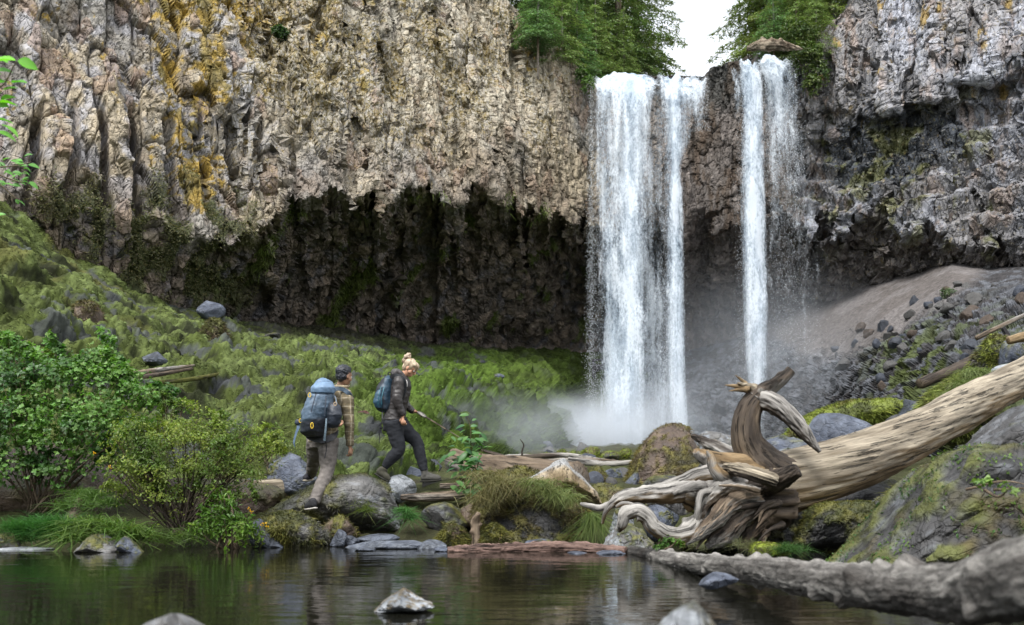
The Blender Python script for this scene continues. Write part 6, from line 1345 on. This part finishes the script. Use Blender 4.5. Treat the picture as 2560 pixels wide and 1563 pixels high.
def woman():
    Y = 12.9; m = lambda x, y, d=0.0: P(x, y, Y + d)
    S = (.50, .27, .17)
    hc = m(1025, 921, -.02); hp, T, R = head_parts(hc, math.radians(-12), math.radians(38), .93)
    sh, el, wr = m(999, 955, -.17), m(993, 1000, -.22), m(1007, 1043, -.20)
    sh2, el2, wr2 = m(1008, 956, .15), m(1012, 1006, .18), m(1038, 1030, .10)
    hips = (m(984, 1062, -.08), m(993, 1060, .08)); kn = (m(997, 1122, -.09), m(1041, 1104, .09)); an = (m(961, 1168, -.09), m(1061, 1176, .08))
    tors = [(m(984, 1075), .12, .15, 0), (m(985, 1055), .135, .165, 0), (m(990, 1030), .11, .13, 0), (m(997, 995), .115, .14, 0), (m(1001, 970), .12, .165, 0), (m(1003, 952), .10, .15, 0), (m(1005, 942), .06, .08, 0)]
    body = [loft(tors), tb([m(1005, 950), m(1011, 936), m(1019, 926)], [.055, .048, .046])] + hp
    body += [tb([sh, el, wr], [.042, .036, .024]), tb([sh2, el2, wr2], [.042, .036, .024])]
    body += hand_parts(wr, (.12, 0, -1), 1, (.25, .9, 0), .95, .95) + hand_parts(wr2, (1, -.05, -.25), 1, (0, -.35, -1), 1.15, .9)
    body += [tb([hips[k], kn[k], an[k]], [.085, .055, .038]) for k in (0, 1)]
    b = piece('person', body, S, None, .0078, 1, mat=M_SKIN)
    tag(b, 'blonde hiker in black jacket and dark trousers striding to the right', 'person')
    jk = (.028, .024, .024)
    J = [loft([(m(985, 1052), .155, .185, 0), (m(987, 1035), .145, .17, 0), (m(992, 1015), .135, .165, 0), (m(998, 990), .138, .17, 0), (m(1001, 968), .142, .185, 0), (m(1002, 952), .12, .165, 0), (m(1004, 941), .075, .10, 0)]),
         tb([sh + np.array([.01, .04, .02]), sh, sh * .4 + el * .6, el, el * .5 + wr * .5, wr + np.array([0, 0, .02])], [.08, .082, .072, .066, .054, .042], 16, 26), tb([sh2, el2, wr2 - np.array([.03, 0, 0])], [.08, .06, .038], 14, 20)]
    piece('jacket', J, jk, b, .010, 2, .013, seed=31, fsc=(11, 11, 20), mat=M_NYLON)
    hd = [tb([m(985, 938, -.05), m(988, 930, 0), m(1000, 934, .06)], [.035, .05, .03]), tb([m(984, 940, -.1), m(992, 928, -.08), m(1008, 940, -.07), m(1018, 958, -.04)], [.03, .038, .03, .018]), tb([m(988, 940, .08), m(998, 934, .08), m(1014, 944, .07), m(1020, 958, .05)], [.03, .034, .028, .018])]
    piece('hood', hd, (.05, .045, .045), b, .009, 1, .009, seed=33, fsc=(20, 20, 20), mat=M_NYLON)
    strap('drawcord', [m(1016, 950, -.12), m(1018, 958, -.145), m(1018, 967, -.15)], .007, .006, (.6, .58, .55), b)
    TR = [loft([(m(984, 1078), .135, .165, 0), (m(985, 1060), .15, .18, 0), (m(987, 1040), .135, .165, 0)])]
    for k in (0, 1):
        TR.append(tb([hips[k] + np.array([0, 0, .04]), hips[k] * .5 + kn[k] * .5, kn[k], kn[k] * .5 + an[k] * .5, an[k]], [.125, .105, .085, .074, .052], 18, 30))
    piece('trousers', TR, (.022, .024, .029), b, .010, 2, .012, seed=35, fsc=(9, 9, 20))
    boot(b, m(938, 1186, -.09), m(970, 1206, -.10), an[0] + np.array([0, 0, -.03]), (.075, .072, .055), (.05, .05, .045), 1.0, 41)
    boot(b, m(1053, 1205, .08), m(1102, 1203, .07), an[1], (.07, .068, .062), (.035, .035, .03), 1.0, 42)
    e = lambda p, r: ell(T(np.array(p)), r, R)
    hair_mesh([e((-.03, 0, .048), (.090, .080, .080)), e((.035, 0, .075), (.062, .068, .04)), e((.075, 0, .062), (.024, .055, .022)), e((-.06, 0, -.02), (.045, .062, .06)), e((.09, 0, .045), (.014, .045, .018)), e((.0, .068, .02), (.03, .014, .05)), e((.01, -.068, .025), (.03, .014, .045))], (.20, .14, .085), (.46, .37, .26), b, .009, (40, 40, 16), 6)
    hair_mesh([ell(m(1018, 893, -.01), (.052, .05, .036)), ell(m(1021, 888, 0), (.034, .04, .03)), ell(m(1012, 902, 0), (.04, .045, .04))], (.18, .12, .08), (.44, .35, .25), b, .012, (60, 60, 60), 7).name = 'hair_bun'
    eyes(T, .93, b)
    pk = empty('backpack', tuple(m(960, 1030, 0))); tag(pk, 'small dark teal backpack worn by the blonde hiker', 'backpack')
    piece('pack_body', [loft([(m(966, 1032, -.02), .07, .09, 0), (m(963, 1024, -.02), .115, .135, 0), (m(960, 1000, -.02), .13, .15, 0), (m(963, 970, -.02), .115, .145, 0), (m(970, 948, -.02), .08, .11, 0), (m(974, 940, -.02), .04, .06, 0)])], S, pk, .010, 1, .011, M_NYLON, 51, (10, 10, 14), lambda V: lerp((.012, .015, .022), (.018, .05, .085), sstep(.42, .6, fbm(V * np.array([7, 7, 3]), 3, 9))))
    piece('front_pocket', [loft([(m(950, 1022, -.1), .05, .08, 0), (m(947, 1008, -.1), .075, .10, 0), (m(949, 985, -.1), .06, .085, 0), (m(953, 972, -.1), .03, .05, 0)])], (.02, .06, .10), pk, .010, 1, .008, M_NYLON, 52)
    strap('shoulder_strap', [m(976, 944, -.17), m(990, 938, -.2), m(1008, 948, -.22), m(1012, 975, -.18), m(1000, 1005, -.16)], .045, .02, (.012, .014, .018), pk)
    strap('grab_loop', [m(970, 940, -.05), m(971, 932, -.05), m(977, 932, -.05), m(978, 940, -.05)], .015, .006, (.01, .01, .014), pk)
    strap('hanging_strap', [m(956, 1030, -.15), m(955, 1052, -.17), m(950, 1072, -.16), m(948, 1108, -.14)], [.012, .014, .012, .01], .005, (.012, .012, .016), pk)
    piece('strap_buckle', [ell(m(953, 1070, -.16), (.022, .01, .016))], (.012, .012, .016), pk, .007, 1)
    for x in (945, 953): strap('pack_cord', [m(x, 1012, -.20), m(x + 2, 990, -.23), m(x + 8, 966, -.20)], .008, .006, (.03, .13, .17), pk)
    # walking stick
    st = empty('walking_stick', tuple(m(1057, 1034, .05))); tag(st, 'slender banded walking stick held out by the blonde hiker', 'walking stick')
    a, z = m(1044, 1030, .06), m(1151, 1095, -.25); u = lambda t: a + (z - a) * t
    wood('grip', [u(0), u(.06), u(.15), u(.2)], [.014, .024, .024, .014], 'silver', 'dark', parent=st, seed=3, n=20, ring=12, knot=.2)
    for k in range(7):
        t0, t1 = .2 + k * .115, .2 + (k + 1) * .115; wood('shaft', [u(t0), u((t0 + t1) / 2), u(t1)], [.011 - .0008 * k] * 2 + [.0102 - .0008 * k], 'dark' if k < 5 and k % 2 == 0 else ('brown' if k < 4 else 'tan'), None, parent=st, seed=k, n=8, ring=8, knot=0, groove=0, rough=.03)
woman()
